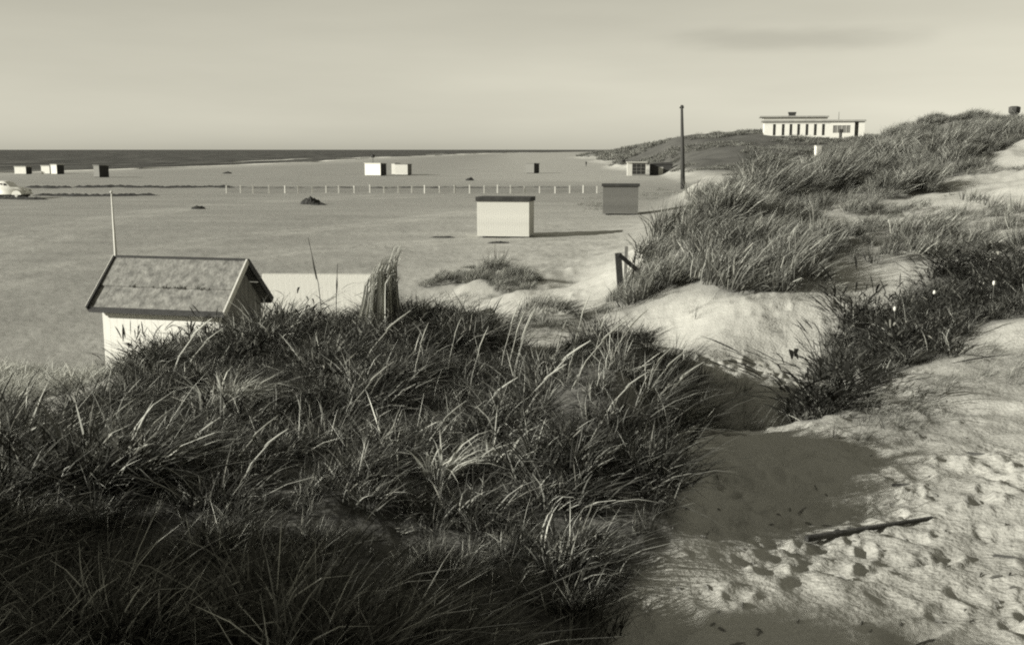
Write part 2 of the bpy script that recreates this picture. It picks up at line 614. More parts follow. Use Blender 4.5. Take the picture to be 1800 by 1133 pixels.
# ---------------------------------------------------------------- grass zones: (object, kind of tuft, tufts per square metre, height, patchiness, outline in metres)
ZONES = [
('foreground', 'A', 56, 0.84, -0.9, [(-1.25, 1.84), (0.26, 3.14), (0.45, 4.36), (0.69, 4.87), (0.98, 5.65), (1.08, 6.27), (1.16, 7.41), (0.83, 6.48), (0.59, 6.6), (0.3, 8.93), (0.09, 10.32), (-0.14, 12.6), (-0.69, 12.6), (-1.46, 12.6), (-2.36, 12.6), (-3.34, 12.6), (-4.18, 12.6), (-3.95, 10.02), (-3.69, 8.06), (-3.9, 6.6)]),
('foreground', 'A', 30, 0.8, -0.9, [(0.16, 11.39), (0.65, 11.72), (1.17, 11.2), (1.83, 12.75), (2.27, 13.0), (2.24, 12.24), (1.61, 10.28), (0.64, 6.41), (0.25, 7.46)]),
('foreground', 'A', 26, 0.75, -0.8, [(1.55, 11.18), (2.18, 11.9), (2.52, 11.9), (2.15, 11.02), (1.08, 7.43)]),
('foreground', 'S', 22, 0.6, -0.35, [(1.53, 11.06), (2.65, 13.28), (2.91, 12.17), (2.96, 11.3), (1.39, 8.28), (0.83, 6.48)]),
('foreground', 'S', 10, 0.45, -0.2, [(1.16, 7.41), (1.55, 7.9), (1.31, 6.47), (0.96, 5.64)]),
('foreground', 'B', 14, 0.5, -0.4, [(-0.5, 18.05), (0.52, 18.84), (1.53, 19.19), (1.63, 18.52), (0.95, 17.35), (0.0, 14.53)]),
('foreground', 'S', 9, 0.5, -0.1, [(-4.1, 35.67), (-3.15, 41.23), (-1.08, 32.97), (-0.21, 18.8), (-0.48, 17.61), (-1.02, 10.31)]),
('right', 'A', 24, 0.85, -0.38, [(2.56, 9.45), (3.27, 11.76), (4.26, 14.27), (5.13, 15.56), (5.98, 16.55), (7.04, 17.43), (8.1, 18.14), (9.29, 18.0), (6.78, 13.01), (6.06, 13.12), (5.73, 13.0), (5.19, 12.53), (4.26, 11.66), (3.57, 10.7), (2.76, 9.16)]),
('right', 'L', 22, 0.8, -0.22, [(2.56, 9.45), (3.27, 11.76), (4.26, 14.27), (5.13, 15.56), (5.98, 16.55), (7.04, 17.43), (8.1, 18.14), (9.29, 18.0), (6.78, 13.01), (6.06, 13.12), (5.73, 13.0), (5.19, 12.53), (4.26, 11.66), (3.57, 10.7), (2.76, 9.16)]),
('right', 'S', 22, 0.55, -0.2, [(3.21, 9.78), (3.96, 10.83), (4.94, 11.92), (5.9, 12.75), (6.6, 12.66), (5.16, 9.77), (4.3, 9.66), (3.33, 8.51), (2.92, 8.71)]),
('right', 'S', 12, 0.4, -0.1, [(2.35, 8.58), (2.95, 8.8), (3.63, 8.77), (2.96, 7.3), (2.57, 7.91)]),
('beach', 'B', 34, 0.42, -0.5, [(-3.63, 40.31), (-3.13, 44.19), (-1.21, 44.45), (0.0, 37.2), (0.77, 35.3), (0.4, 29.49), (-0.74, 34.08), (-2.18, 39.95)]),
('beach', 'S', 5, 0.8, -0.0, [(15.57, 126.78), (21.69, 155.05), (22.55, 123.34), (19.57, 105.38), (19.79, 131.22), (15.19, 112.68)]),
('beach', 'S', 6, 0.8, -0.2, [(6.67, 95.09), (8.31, 118.65), (10.93, 126.78), (8.5, 98.42)]),
('beach', 'S', 4, 0.6, 0.05, [(-10.41, 56.34), (-9.36, 61.59), (-6.56, 60.39), (-5.96, 54.82), (-7.87, 51.66)]),
('foreground', 'L', 16, 0.6, -0.12, [(-10.63, 26.71), (-9.94, 30.06), (-8.41, 31.85), (-5.94, 31.77), (-1.46, 10.21), (-1.22, 8.44), (-1.49, 7.87), (-2.4, 8.63), (-3.49, 9.67)]),
('foreground', 'L', 26, 0.6, -0.3, [(-1.1, 9.97), (-0.57, 10.31), (-0.13, 11.43), (0.0, 9.33), (-0.4, 9.1), (-0.91, 9.11)]),
('foreground', 'A', 16, 0.62, -0.9, [(-1.25, 1.84), (0.26, 3.14), (0.45, 4.36), (0.69, 4.87), (0.94, 5.61), (1.16, 7.41), (0.59, 6.6), (0.3, 8.93), (-1.46, 12.6), (-3.34, 12.6), (-3.95, 10.02), (-3.9, 6.6)]),
('right', 'S', 9, 0.55, -0.02, [(2.18, 18.97), (2.78, 20.33), (3.87, 18.16), (4.06, 16.68), (5.24, 17.78), (5.35, 16.27), (4.69, 15.81), (3.7, 15.64), (2.88, 17.47)]),
('right', 'B', 24, 0.72, -1.5, [(1.8, 18.3), (1.9, 20), (2.3, 22), (3.0, 24), (3.9, 25.5), (5.0, 29.5), (6.2, 35), (7.4, 39), (9.5, 44), (14, 49), (20, 52), (26, 50), (24, 45), (19, 37), (16.5, 36), (13.3, 31), (10.9, 28.5), (9.5, 27.5), (9.1, 29.5), (7.6, 26.5), (6.4, 22), (5.2, 20.5), (5.0, 18), (4.1, 16.6), (3.5, 18.2), (3.0, 19), (2.4, 19.2)]),
('right', 'B', 14, 0.52, 0.06, [(4.6, 19), (5.2, 20.5), (6.4, 22), (7.6, 26.5), (9.1, 29.5), (9.5, 27.5), (10.9, 28.5), (13.3, 31), (16.5, 36), (19, 37), (22, 34), (12, 21), (8.6, 17.5), (7.5, 15.5), (6.2, 16), (5.0, 17)]),
('foreground', 'P', 20, 0.7, -0.35, [(-18, 14), (-14, 8), (-6.0, 10.5), (-3.5, 10.8), (-1.5, 11.0), (-0.4, 11.5), (-0.2, 13), (-1.5, 16), (-3.5, 19), (-6, 20), (-8, 20.3), (-9.5, 20.2), (-13, 19.5), (-18, 19)]),
('foreground', 'A', 34, 0.9, -0.9, [(-0.7, 4.0), (-0.3, 3.2), (-0.5, 2.3), (-1.0, 1.4), (-1.2, -3), (-7, -3), (-8, 8), (-6, 10.5), (-3, 8), (-2, 5)]),
('right', 'B', 12, 0.7, -0.9, [(8, 37), (12, 41), (16, 43), (20, 43), (26, 41), (45, 45), (75, 70), (60, 100), (30, 85), (13, 60)]),
('right', 'B', 6, 0.7, -0.2, [(14, 28), (28, 25), (60, 30), (70, 60), (30, 58)])
]

def in_poly(X, Y, poly):
    ins = np.zeros(X.shape, bool); n = len(poly)
    for i in range(n):
        x1, y1 = poly[i]; x2, y2 = poly[(i + 1) % n]
        if y1 == y2: continue
        c = ((y1 > Y) != (y2 > Y)) & (X < (x2 - x1) * (Y - y1) / (y2 - y1) + x1)
        ins ^= c
    return ins

def veg_at(X, Y):
    v = np.zeros(X.shape)
    for (nm, st, d, h, th, poly) in ZONES:
        r = np.hypot(X, Y); j = 0.02 * r
        xj = X + j * fbm(X * 1.3, Y * 1.3, 2, 61); yj = Y + 2 * j * fbm(X * 1.3, Y * 1.3, 2, 62)
        m = in_poly(xj, yj, poly) & (patch(X, Y) > th)
        v = np.maximum(v, m * min(1.0, max(.08, (d * h - 4) / 8.0)) * {'S': .3, 'P': .3, 'B': .6}.get(st, 1))
    return v

def patch(X, Y):
    r = np.hypot(X, Y); s = np.where(r < 20, 1.1, 0.42)
    return fbm(X * s, Y * s, 3, 71)

# ---------------------------------------------------------------- ground: one sheet out to the horizon
def build_ground():
    th = np.concatenate([np.arange(-180, -34, 2.0), np.arange(-34, -30, 0.4), np.arange(-30, 30, 0.1), np.arange(30, 34, 0.4), np.arange(34, 180, 2.0)])
    th = np.radians(th)
    rs = [0.4]
    while rs[-1] < 30000:
        r = rs[-1]
        rs.append(r * (1.0085 if 2.8 < r < 90 else 1.014 if 90 <= r < 600 else 1.03 if r < 3000 else 1.12))
        if r < 2.8: rs[-1] = r * 1.05
    rs = np.array(rs)
    T, RR = np.meshgrid(th, rs)
    X = RR * np.sin(T); Y = RR * np.cos(T)
    Z = ground(X, Y)
    nr, na = X.shape
    co = np.stack([X, Y, Z], -1).reshape(-1, 3)
    centre = np.array([[0, 0, float(ground(np.array([0.0]), np.array([0.01]), False)[0])]])
    co = np.concatenate([co, centre])
    i, j = np.meshgrid(np.arange(nr - 1), np.arange(na), indexing='ij')
    j2 = (j + 1) % na
    q = np.stack([i * na + j, i * na + j2, (i + 1) * na + j2, (i + 1) * na + j], -1).reshape(-1, 4)[:, ::-1]
    c = nr * na; jj = np.arange(na)
    tri = np.stack([np.full(na, c), (jj + 1) % na, jj], -1)
    nl = q.size + tri.size
    me = bpy.data.meshes.new('sand_ground')
    me.vertices.add(len(co)); me.vertices.foreach_set('co', co.astype(np.float32).ravel())
    me.loops.add(nl); me.loops.foreach_set('vertex_index', np.concatenate([q.ravel(), tri.ravel()]).astype(np.int32))
    me.polygons.add(len(q) + na)
    me.polygons.foreach_set('loop_start', np.concatenate([np.arange(len(q)) * 4, len(q) * 4 + np.arange(na) * 3]).astype(np.int32))
    me.polygons.foreach_set('use_smooth', np.ones(len(q) + na, bool))
    me.update(calc_edges=True); me.validate()
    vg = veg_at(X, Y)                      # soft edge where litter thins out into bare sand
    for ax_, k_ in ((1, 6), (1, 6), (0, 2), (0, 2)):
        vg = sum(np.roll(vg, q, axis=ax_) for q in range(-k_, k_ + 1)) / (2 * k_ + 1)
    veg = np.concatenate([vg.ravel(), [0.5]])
    # damp, packed beach against dry loose sand; turf cover on the dunes further off
    s = X - shore_x(Y)
    b = beach_z(X, Y)
    high = sstep(0.15, 0.9, Z - b)
    dry = np.maximum(high, 0.75 * sstep(-14, 6, X + 0.05 * Y) * (1 - sstep(70, 130, Y)))
    dry = np.maximum(dry, 0.55 * sstep(40, 12, s - 4 * fbm(X * .02, Y * .004, 2, 3)) * sstep(0, 8, s))
    dry = np.maximum(dry, 0.65 * sstep(150, 210, Y) * sstep(-30, 10, X) )
    wet = sstep(9, 1, s)
    cover = sstep(170, 205, np.hypot(X, Y)) * sstep(0.9, 2.2, Z - b)
    veg = np.maximum(veg, np.concatenate([(cover * 0.9).ravel(), [0]]))
    track = np.zeros(X.shape)
    zone = (X < 12) & (X > -75) & (Y > 35) & (Y < 150)
    for pts_ in TRACKS:
        ty = np.linspace(0, 1, 60); P_ = np.array(pts_)
        q_ = np.linspace(0, 1, len(P_)); cx_ = np.interp(ty, q_, P_[:, 0]); cy_ = np.interp(ty, q_, P_[:, 1])
        d_ = np.full(zone.sum(), 9.0)
        for a_x, a_y, b_x, b_y in zip(cx_[:-1], cy_[:-1], cx_[1:], cy_[1:]):
            vx, vy = b_x - a_x, b_y - a_y; t_ = np.clip(((X[zone] - a_x) * vx + (Y[zone] - a_y) * vy) / (vx * vx + vy * vy), 0, 1)
            d_ = np.minimum(d_, np.hypot(X[zone] - a_x - t_ * vx, Y[zone] - a_y - t_ * vy))
        track[zone] = np.maximum(track[zone], np.exp(-((np.abs(d_) - .9) / .75) ** 2))
    track *= .6 + .8 * fbm(X * .3, Y * .3, 2, 12)
    for nm, arr in (('track', np.append(track.ravel(), 0)), ('veg', veg), ('dry', np.append(dry.ravel(), 1)), ('wet', np.append(wet.ravel(), 0))):
        a = me.attributes.new(nm, 'FLOAT', 'POINT'); a.data.foreach_set('value', arr.astype(np.float32))
    m = bpy.data.materials.new('sand'); m.use_nodes = True
    t = m.node_tree; bs = t.nodes['Principled BSDF']; L = t.links.new
    bs.inputs['Specular IOR Level'].default_value = 0.15
    def N(tp, **k):
        n = t.nodes.new(tp)
        for a, b2 in k.items(): setattr(n, a, b2)
        return n
    geo = N('ShaderNodeNewGeometry')
    def noise(scale, vec=(1, 1, 1), detail=4):
        mpn = N('ShaderNodeMapping'); mpn.inputs['Scale'].default_value = vec
        L(geo.outputs['Position'], mpn.inputs[0])
        n = N('ShaderNodeTexNoise'); n.inputs['Scale'].default_value = scale; n.inputs['Detail'].default_value = detail
        L(mpn.outputs[0], n.inputs[0]); return n.outputs[0]
    def rng(src, a, b2, c2, d2):
        n = N('ShaderNodeMapRange'); L(src, n.inputs[0])
        for k, v in enumerate((a, b2, c2, d2)): n.inputs[k + 1].default_value = v
        return n.outputs[0]
    def mul(a, b2):
        n = N('ShaderNodeMath', operation='MULTIPLY'); L(a, n.inputs[0]); L(b2, n.inputs[1]); return n.outputs[0]
    def attr(nm):
        n = N('ShaderNodeAttribute'); n.attribute_name = nm; return n.outputs['Fac']
    def mix(fac, a, b2):
        n = N('ShaderNodeMix'); n.data_type = 'FLOAT'; L(fac, n.inputs[0])
        for k, v in ((2, a), (3, b2)):
            if isinstance(v, float): n.inputs[k].default_value = v
            else: L(v, n.inputs[k])
        return n.outputs[0]
    v = mix(attr('dry'), SAND_DAMP, SAND_DRY)
    v = mul(v, rng(noise(0.11, (1, 3.2, 1)), .3, .7, .90, 1.08))      # long streaks of damp
    v = mul(v, rng(noise(0.9), .3, .7, .95, 1.05))
    v = mul(v, rng(noise(0.045, (1, 5, 1), 3), .35, .7, .93, 1.07))      # old wheel and tide streaks
    v = mul(v, rng(noise(60, detail=2), .3, .7, .90, 1.10))
    v = mul(v, rng(attr('track'), 0, 1, 1.0, 1.28))
    v = mix(attr('wet'), v, 0.12)
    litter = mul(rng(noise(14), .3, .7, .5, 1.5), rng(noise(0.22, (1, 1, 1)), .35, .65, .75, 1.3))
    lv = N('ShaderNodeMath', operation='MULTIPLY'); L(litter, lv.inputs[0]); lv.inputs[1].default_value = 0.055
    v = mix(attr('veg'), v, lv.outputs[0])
    cc = N('ShaderNodeVectorMath', operation='SCALE'); cc.inputs[0].default_value = TONE
    L(v, cc.inputs['Scale']); L(cc.outputs[0], bs.inputs['Base Color'])
    L(rng(attr('wet'), 0, 1, .95, .35), bs.inputs['Roughness'])
    bp = N('ShaderNodeBump'); bp.inputs['Strength'].default_value = 0.6; bp.inputs['Distance'].default_value = 0.03
    L(noise(28, detail=5), bp.inputs['Height']); 
    bp2 = N('ShaderNodeBump'); bp2.inputs['Strength'].default_value = 0.2; bp2.inputs['Distance'].default_value = 0.25
    L(noise(2.2, (1, 1.6, 1), 5), bp2.inputs['Height']); L(bp.outputs[0], bp2.inputs['Normal']); L(bp2.outputs[0], bs.inputs['Normal'])
    me.materials.append(m)
    o = bpy.data.objects.new('ground', me); COL.objects.link(o)
    tag(o, 'wide flat sandy beach rising into grassy dunes on the right', kind='structure')
SAND_DAMP, SAND_DRY = 0.232, 0.34
TRACKS = [[(-26.7, 51.2), (-28.6, 62.8), (-31.7, 82.6), (-31.0, 100.9), (-23.9, 116.6), (-6.8, 126.2)], [(-32.0, 61.4), (-32.8, 74.0), (-33.4, 95.1), (-28.9, 111.8), (-17.9, 128.0)], [(-21.8, 41.6), (-21.1, 49.6), (-18.5, 65.7), (-11.0, 77.9), (-3.6, 95.1)], [(-16.2, 49.5), (-12.0, 58.2), (-4.8, 63.1), (3.8, 69.7)]]
build_ground()

def gz(x, y):
    return float(ground(np.array([float(x)]), np.array([float(y)]), False)[0])

# ---------------------------------------------------------------- sea and surf
def build_sea():
    ys = np.concatenate([np.arange(-400, 300, 20), np.geomspace(300, 40000, 60)])
    vs = []; fs = []
    for k, y in enumerate(ys):
        sx = float(np.interp(y, SHORE_Y, SHORE_X)) + 40
        row = [sx, sx - 60, sx - 200, sx - 1000, sx - 6000, -45000 if y < 35000 else -45000]
        vs += [(x, float(y), SEA) for x in row]
        if k:
            a = (k - 1) * 6
            fs += [(a + i, a + i + 1, a + 7 + i, a + 6 + i) for i in range(5)]
    m = bpy.data.materials.new('sea_water'); m.use_nodes = True
    t = m.node_tree; b = t.nodes['Principled BSDF']; L = t.links.new
    b.inputs['Base Color'].default_value = tone(0.03); b.inputs['Roughness'].default_value = 0.55
    b.inputs['Specular IOR Level'].default_value = 0.12
    g = t.nodes.new('ShaderNodeNewGeometry'); mp_ = t.nodes.new('ShaderNodeMapping'); mp_.inputs['Scale'].default_value = (1, .35, 1)
    L(g.outputs['Position'], mp_.inputs[0])
    n = t.nodes.new('ShaderNodeTexNoise'); n.inputs['Scale'].default_value = 0.25; n.inputs['Detail'].default_value = 8; L(mp_.outputs[0], n.inputs[0])
    bp = t.nodes.new('ShaderNodeBump'); bp.inputs['Strength'].default_value = 1.0; bp.inputs['Distance'].default_value = 1.4
    L(n.outputs[0], bp.inputs['Height']); L(bp.outputs[0], b.inputs['Normal'])
    # whitened broken water over the shallows
    n2 = t.nodes.new('ShaderNodeTexNoise'); n2.inputs['Scale'].default_value = 0.06; n2.inputs['Detail'].default_value = 6; L(mp_.outputs[0], n2.inputs[0])
    r = t.nodes.new('ShaderNodeMapRange'); r.inputs[1].default_value = .42; r.inputs[2].default_value = .75; r.inputs[3].default_value = 0.02; r.inputs[4].default_value = .13
    L(n2.outputs[0], r.inputs[0])
    s = t.nodes.new('ShaderNodeVectorMath'); s.operation = 'SCALE'; s.inputs[0].default_value = TONE; L(r.outputs[0], s.inputs['Scale']); L(s.outputs[0], b.inputs['Base Color'])
    mb = MB(); mb.add(vs, fs)
    tag(mb.build('sea', m), 'dark grey sea reaching to the horizon', kind='structure')
    fm = mat('foam', 0.62, 1.0, var=.25, scale=.3)
    f = MB(); rnd = random.Random(3)
    for band, (off, wd) in enumerate(((-1, 3.0), (-16, 2.2), (-38, 2.0))):
        y = 100.0
        while y < 2200:
            ln_ = rnd.uniform(30, 120) * (1 + y / 600)
            if band == 0 or rnd.random() < 0.55:
                n_ = 8; pts = []
                for q in range(n_ + 1):
                    yy = y + ln_ * q / n_
                    c = float(np.interp(yy, SHORE_Y, SHORE_X)) + off + 2.2 * math.sin(yy * .05 + band) + rnd.uniform(-.6, .6)
                    h_ = wd * math.sin(math.pi * (q + .15) / (n_ + .3)) * rnd.uniform(.6, 1.2) * (1 + y / 900)
                    pts.append((c, yy, h_))
                vv = []
                for (c, yy, h_) in pts:
                    vv += [(c - h_, yy, SEA + .01), (c, yy, SEA + .16), (c + h_, yy, SEA + .01)]
                f.add(vv, [(3*q, 3*q+1, 3*q+4, 3*q+3) for q in range(n_)] + [(3*q+1, 3*q+2, 3*q+5, 3*q+4) for q in range(n_)])
            y += ln_ * (1.0 if band == 0 else 1.3)
    tag(f.build('surf', fm), 'pale lines of foam along the water edge', kind='stuff')
build_sea()

# ---------------------------------------------------------------- marram grass
def leaf_mat(name, v, lo, hi, trans=0.2):
    m = bpy.data.materials.new(name); m.use_nodes = True
    t = m.node_tree; L = t.links.new; t.nodes.remove(t.nodes['Principled BSDF']); out = t.nodes['Material Output']
    a = t.nodes.new('ShaderNodeAttribute'); a.attribute_name = 'tone'
    oi_ = t.nodes.new('ShaderNodeObjectInfo')
    r = t.nodes.new('ShaderNodeMapRange'); r.inputs[3].default_value = lo; r.inputs[4].default_value = hi; L(oi_.outputs['Random'], r.inputs[0])
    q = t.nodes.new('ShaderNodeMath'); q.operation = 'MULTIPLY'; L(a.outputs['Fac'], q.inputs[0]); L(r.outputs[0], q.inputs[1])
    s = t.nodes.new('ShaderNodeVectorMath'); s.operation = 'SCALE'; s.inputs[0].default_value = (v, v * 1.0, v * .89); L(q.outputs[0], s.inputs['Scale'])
    d = t.nodes.new('ShaderNodeBsdfDiffuse'); tr = t.nodes.new('ShaderNodeBsdfTranslucent'); gl = t.nodes.new('ShaderNodeBsdfGlossy')
    gl.inputs['Roughness'].default_value = 0.45; gl.inputs['Color'].default_value = (.5, .49, .42, 1)
    L(s.outputs[0], d.inputs['Color']); L(s.outputs[0], tr.inputs['Color'])
    m1_ = t.nodes.new('ShaderNodeMixShader'); m1_.inputs[0].default_value = trans; L(d.outputs[0], m1_.inputs[1]); L(tr.outputs[0], m1_.inputs[2])
    m2_ = t.nodes.new('ShaderNodeMixShader'); m2_.inputs[0].default_value = 0.05; L(m1_.outputs[0], m2_.inputs[1]); L(gl.outputs[0], m2_.inputs[2])
    L(m2_.outputs[0], out.inputs['Surface'])
    return m
GRASS = leaf_mat('marram_leaf', 0.115, 0.5, 1.5)
PALE = leaf_mat('pale_marram_leaf', 0.21, .6, 1.4)
LUSH = leaf_mat('dark_green_leaf', 0.037, 0.35, 1.65, .08)
STRAW = leaf_mat('dry_straw', 0.36, 0.9, 1.1)

def blades(rnd, n, spread, height, width, lean, droop, seg=4, splay=0.5, toneset=(0.5, 0.8, 1.1, 2.4), gs=.13, shrub=False):
    """n tapering leaf strips: arrays of vertices, faces and a tone per vertex"""
    V = []; Fc = []; T = []
    for _ in range(n):
        a = rnd.uniform(0, 2 * math.pi); rr = spread * math.sqrt(rnd.random())
        bx, by = rr * math.cos(a), rr * math.sin(a)
        h = height * rnd.uniform(0.45, 1.1)
        dx = lean * rnd.uniform(.3, 1.5) + splay * math.cos(a) * rr / spread * rnd.uniform(.3, 1.2) + rnd.gauss(0, gs)
        dy = splay * math.sin(a) * rr / spread * rnd.uniform(.3, 1.2) + rnd.gauss(0, gs) + lean * .15
        dr = droop * rnd.uniform(.2, 1.7)
        fa = rnd.uniform(0, math.pi); wx, wy = math.cos(fa), math.sin(fa)
        wd = width * rnd.uniform(.6, 1.3)
        tn = rnd.choice(toneset) * rnd.uniform(.8, 1.2)
        z0 = 0
        if shrub: z0 = h * rnd.random(); bx += dx * z0; by += dy * z0; h = h * .30; dx *= 2.2; dy *= 2.2
        b0 = len(V); L0 = math.hypot(dx, dy) + 1e-6
        for k in range(seg + 1):
            t_ = k / seg
            x = bx + h * (dx * t_ + (dx / L0 * dr) * t_ ** 2.6 * .7)
            y = by + h * (dy * t_ + (dy / L0 * dr) * t_ ** 2.6 * .7)
            z = h * (t_ - dr * .55 * t_ ** 3) - .04 + z0
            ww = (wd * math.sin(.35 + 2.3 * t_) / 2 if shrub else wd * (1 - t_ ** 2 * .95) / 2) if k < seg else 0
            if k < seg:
                V += [(x - wx * ww, y - wy * ww, z), (x + wx * ww, y + wy * ww, z)]; T += [tn * (.5 + 1.0 * t_)] * 2  # straw-pale tips; the darker foot puts shade depth into the tone
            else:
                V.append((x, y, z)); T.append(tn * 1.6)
        for k in range(seg - 1):
            p = b0 + 2 * k; Fc.append((p, p + 1, p + 3, p + 2))
        p = b0 + 2 * (seg - 1); Fc.append((p, p + 1, p + 2))
    return V, Fc, T

def blade_mesh(name, parts, m):
    V = []; Fc = []; T = []
    for v, f, t_ in parts:
        n = len(V); V += v; T += t_; Fc += [tuple(i + n for i in q) for q in f]
    me = bpy.data.meshes.new(name); me.from_pydata(V, [], Fc); me.update()
    a = me.attributes.new('tone', 'FLOAT', 'POINT'); a.data.foreach_set('value', np.array(T, np.float32))
    me.materials.append(m)
    return me

SRC = {}
def make_sources():
    rnd = random.Random(8)
    specs = {
        'A': dict(n=58, spread=.13, height=.26, width=.0078, lean=.28, droop=.6, seg=4, splay=.75, gs=.42, toneset=(.3, .5, .8, 1.2, 2.0, 7.0)),
        'B': dict(n=46, spread=.28, height=.66, width=.016, lean=.38, droop=.5, seg=3, splay=.4, toneset=(.4, .65, 1.0, 1.3, 2.4)),
        'S': dict(n=14, spread=.14, height=.5, width=.010, lean=.5, droop=.7, seg=4, splay=.5, toneset=(.6, 1, 1.4, 2.4)),
        'L': dict(n=60, spread=.17, height=.34, width=.019, lean=.1, droop=.7, seg=3, splay=.9, gs=.35, toneset=(.3, .45, .7, 1.1), shrub=True),
        'P': dict(n=30, spread=.13, height=.45, width=.011, lean=.36, droop=.7, seg=4, splay=.6, gs=.25, toneset=(.7, 1, 1.5, 2.2)),
        'F': dict(n=34, spread=1.0, height=.95, width=.10, lean=.35, droop=.4, seg=2, splay=.5, toneset=(.8, 1, 1.3)),
    }
    for k, sp in specs.items():
        c = bpy.data.collections.new('tufts_' + k); SRC[k] = c
        for i in range(9):
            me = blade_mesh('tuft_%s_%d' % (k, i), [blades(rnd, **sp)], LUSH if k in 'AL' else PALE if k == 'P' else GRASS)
            o = bpy.data.objects.new('tuft_%s_%d' % (k, i), me); c.objects.link(o)
make_sources()

def scatter(name, label, pts, rot, scl, idx, coll):
    me = bpy.data.meshes.new(name)
    me.vertices.add(len(pts)); me.vertices.foreach_set('co', pts.astype(np.float32).ravel())
    a = me.attributes.new('rot', 'FLOAT_VECTOR', 'POINT'); a.data.foreach_set('vector', rot.astype(np.float32).ravel())
    a = me.attributes.new('scl', 'FLOAT_VECTOR', 'POINT'); a.data.foreach_set('vector', scl.astype(np.float32).ravel())
    a = me.attributes.new('pick', 'INT', 'POINT'); a.data.foreach_set('value', idx.astype(np.int32))
    me.materials.append(GRASS)
    o = bpy.data.objects.new(name, me); COL.objects.link(o)
    g = bpy.data.node_groups.new(name + '_nodes', 'GeometryNodeTree')
    g.interface.new_socket('Geometry', in_out='INPUT', socket_type='NodeSocketGeometry')
    g.interface.new_socket('Geometry', in_out='OUTPUT', socket_type='NodeSocketGeometry')
    gi = g.nodes.new('NodeGroupInput'); go = g.nodes.new('NodeGroupOutput')
    ip = g.nodes.new('GeometryNodeInstanceOnPoints'); ci = g.nodes.new('GeometryNodeCollectionInfo')
    ci.inputs['Collection'].default_value = coll; ci.inputs['Separate Children'].default_value = True; ci.inputs['Reset Children'].default_value = True
    ip.inputs['Pick Instance'].default_value = True
    def at_(nm, tp):
        n = g.nodes.new('GeometryNodeInputNamedAttribute'); n.data_type = tp; n.inputs['Name'].default_value = nm; return n.outputs['Attribute']
    e2r = g.nodes.new('FunctionNodeEulerToRotation')
    g.links.new(at_('rot', 'FLOAT_VECTOR'), e2r.inputs[0]); g.links.new(e2r.outputs[0], ip.inputs['Rotation'])
    g.links.new(at_('scl', 'FLOAT_VECTOR'), ip.inputs['Scale']); g.links.new(at_('pick', 'INT'), ip.inputs['Instance Index'])
    g.links.new(gi.outputs[0], ip.inputs['Points']); g.links.new(ci.outputs[0], ip.inputs['Instance']); g.links.new(ip.outputs[0], go.inputs[0])
    md = o.modifiers.new('scatter', 'NODES'); md.node_group = g
    return tag(o, label, 'grass', kind='stuff')

NP = np.random.RandomState(4)
def zone_points(z):
    nm, st, d, h, th, poly = z
    P = np.array(poly); x0, y0 = P.min(0) - .3; x1, y1 = P.max(0) + .3
    n = int((x1 - x0) * (y1 - y0) * d)
    n = min(n, 60000)
    X = NP.uniform(x0, x1, n); Y = NP.uniform(y0, y1, n)
    r = np.hypot(X, Y); j = 0.02 * r
    xj = X + j * fbm(X * 1.3, Y * 1.3, 2, 61); yj = Y + 2 * j * fbm(X * 1.3, Y * 1.3, 2, 62)
    m = in_poly(xj, yj, poly) & (patch(X, Y) > th)
    X, Y = X[m], Y[m]; n = len(X)
    cl = fbm(X * .9, Y * .9, 3, 33)
    if st == 'A': cl = cl + .8 * vnoise(X * 2.6, Y * 2.6, 55)
    s = h * np.clip(0.95 + 0.7 * cl + NP.uniform(-.18, .18, n), .4, 1.6)
    if st == 'B': s = s * np.clip(1 + 1.1 * fbm(X * .35, Y * .35, 3, 57), .5, 1.7)
    if st == 'B': s = s * np.clip(np.hypot(X, Y) / 40, .85, 1.0) * (1 - .3 * sstep(36, 46, np.hypot(X, Y)))
    ax = np.zeros(n); ay = np.zeros(n); up = np.zeros(n)
    s = s * (.72 + .28 * sstep(3.5, 6.5, np.hypot(X, Y)))
    s = s * np.where(np.hypot(X - 2.55, Y - 21.4) < 1.0, .35, 1)      # trampled round the fence post
    if st in 'ABL':
        cell = {'A': .62, 'B': 1.5, 'L': .7}[st]
        d, ox, oy, rid = clumps(X + .12 * fbm(X * 3, Y * 3, 2, 5), Y, cell, 301)
        core = 1 - sstep(.12, .62, d)
        s = s * ((.68 if nm == 'right' else .7) + .85 * core * (.55 + .75 * rid))
        amp = .95 * sstep(.05, .5, d)
        ax = -oy * amp * 1.5; ay = ox * amp * 1.5          # lean outward from the tussock centre
        up = core * cell * .16 * (.4 + rid)
    return st, nm, X, Y, s, ax, ay, up

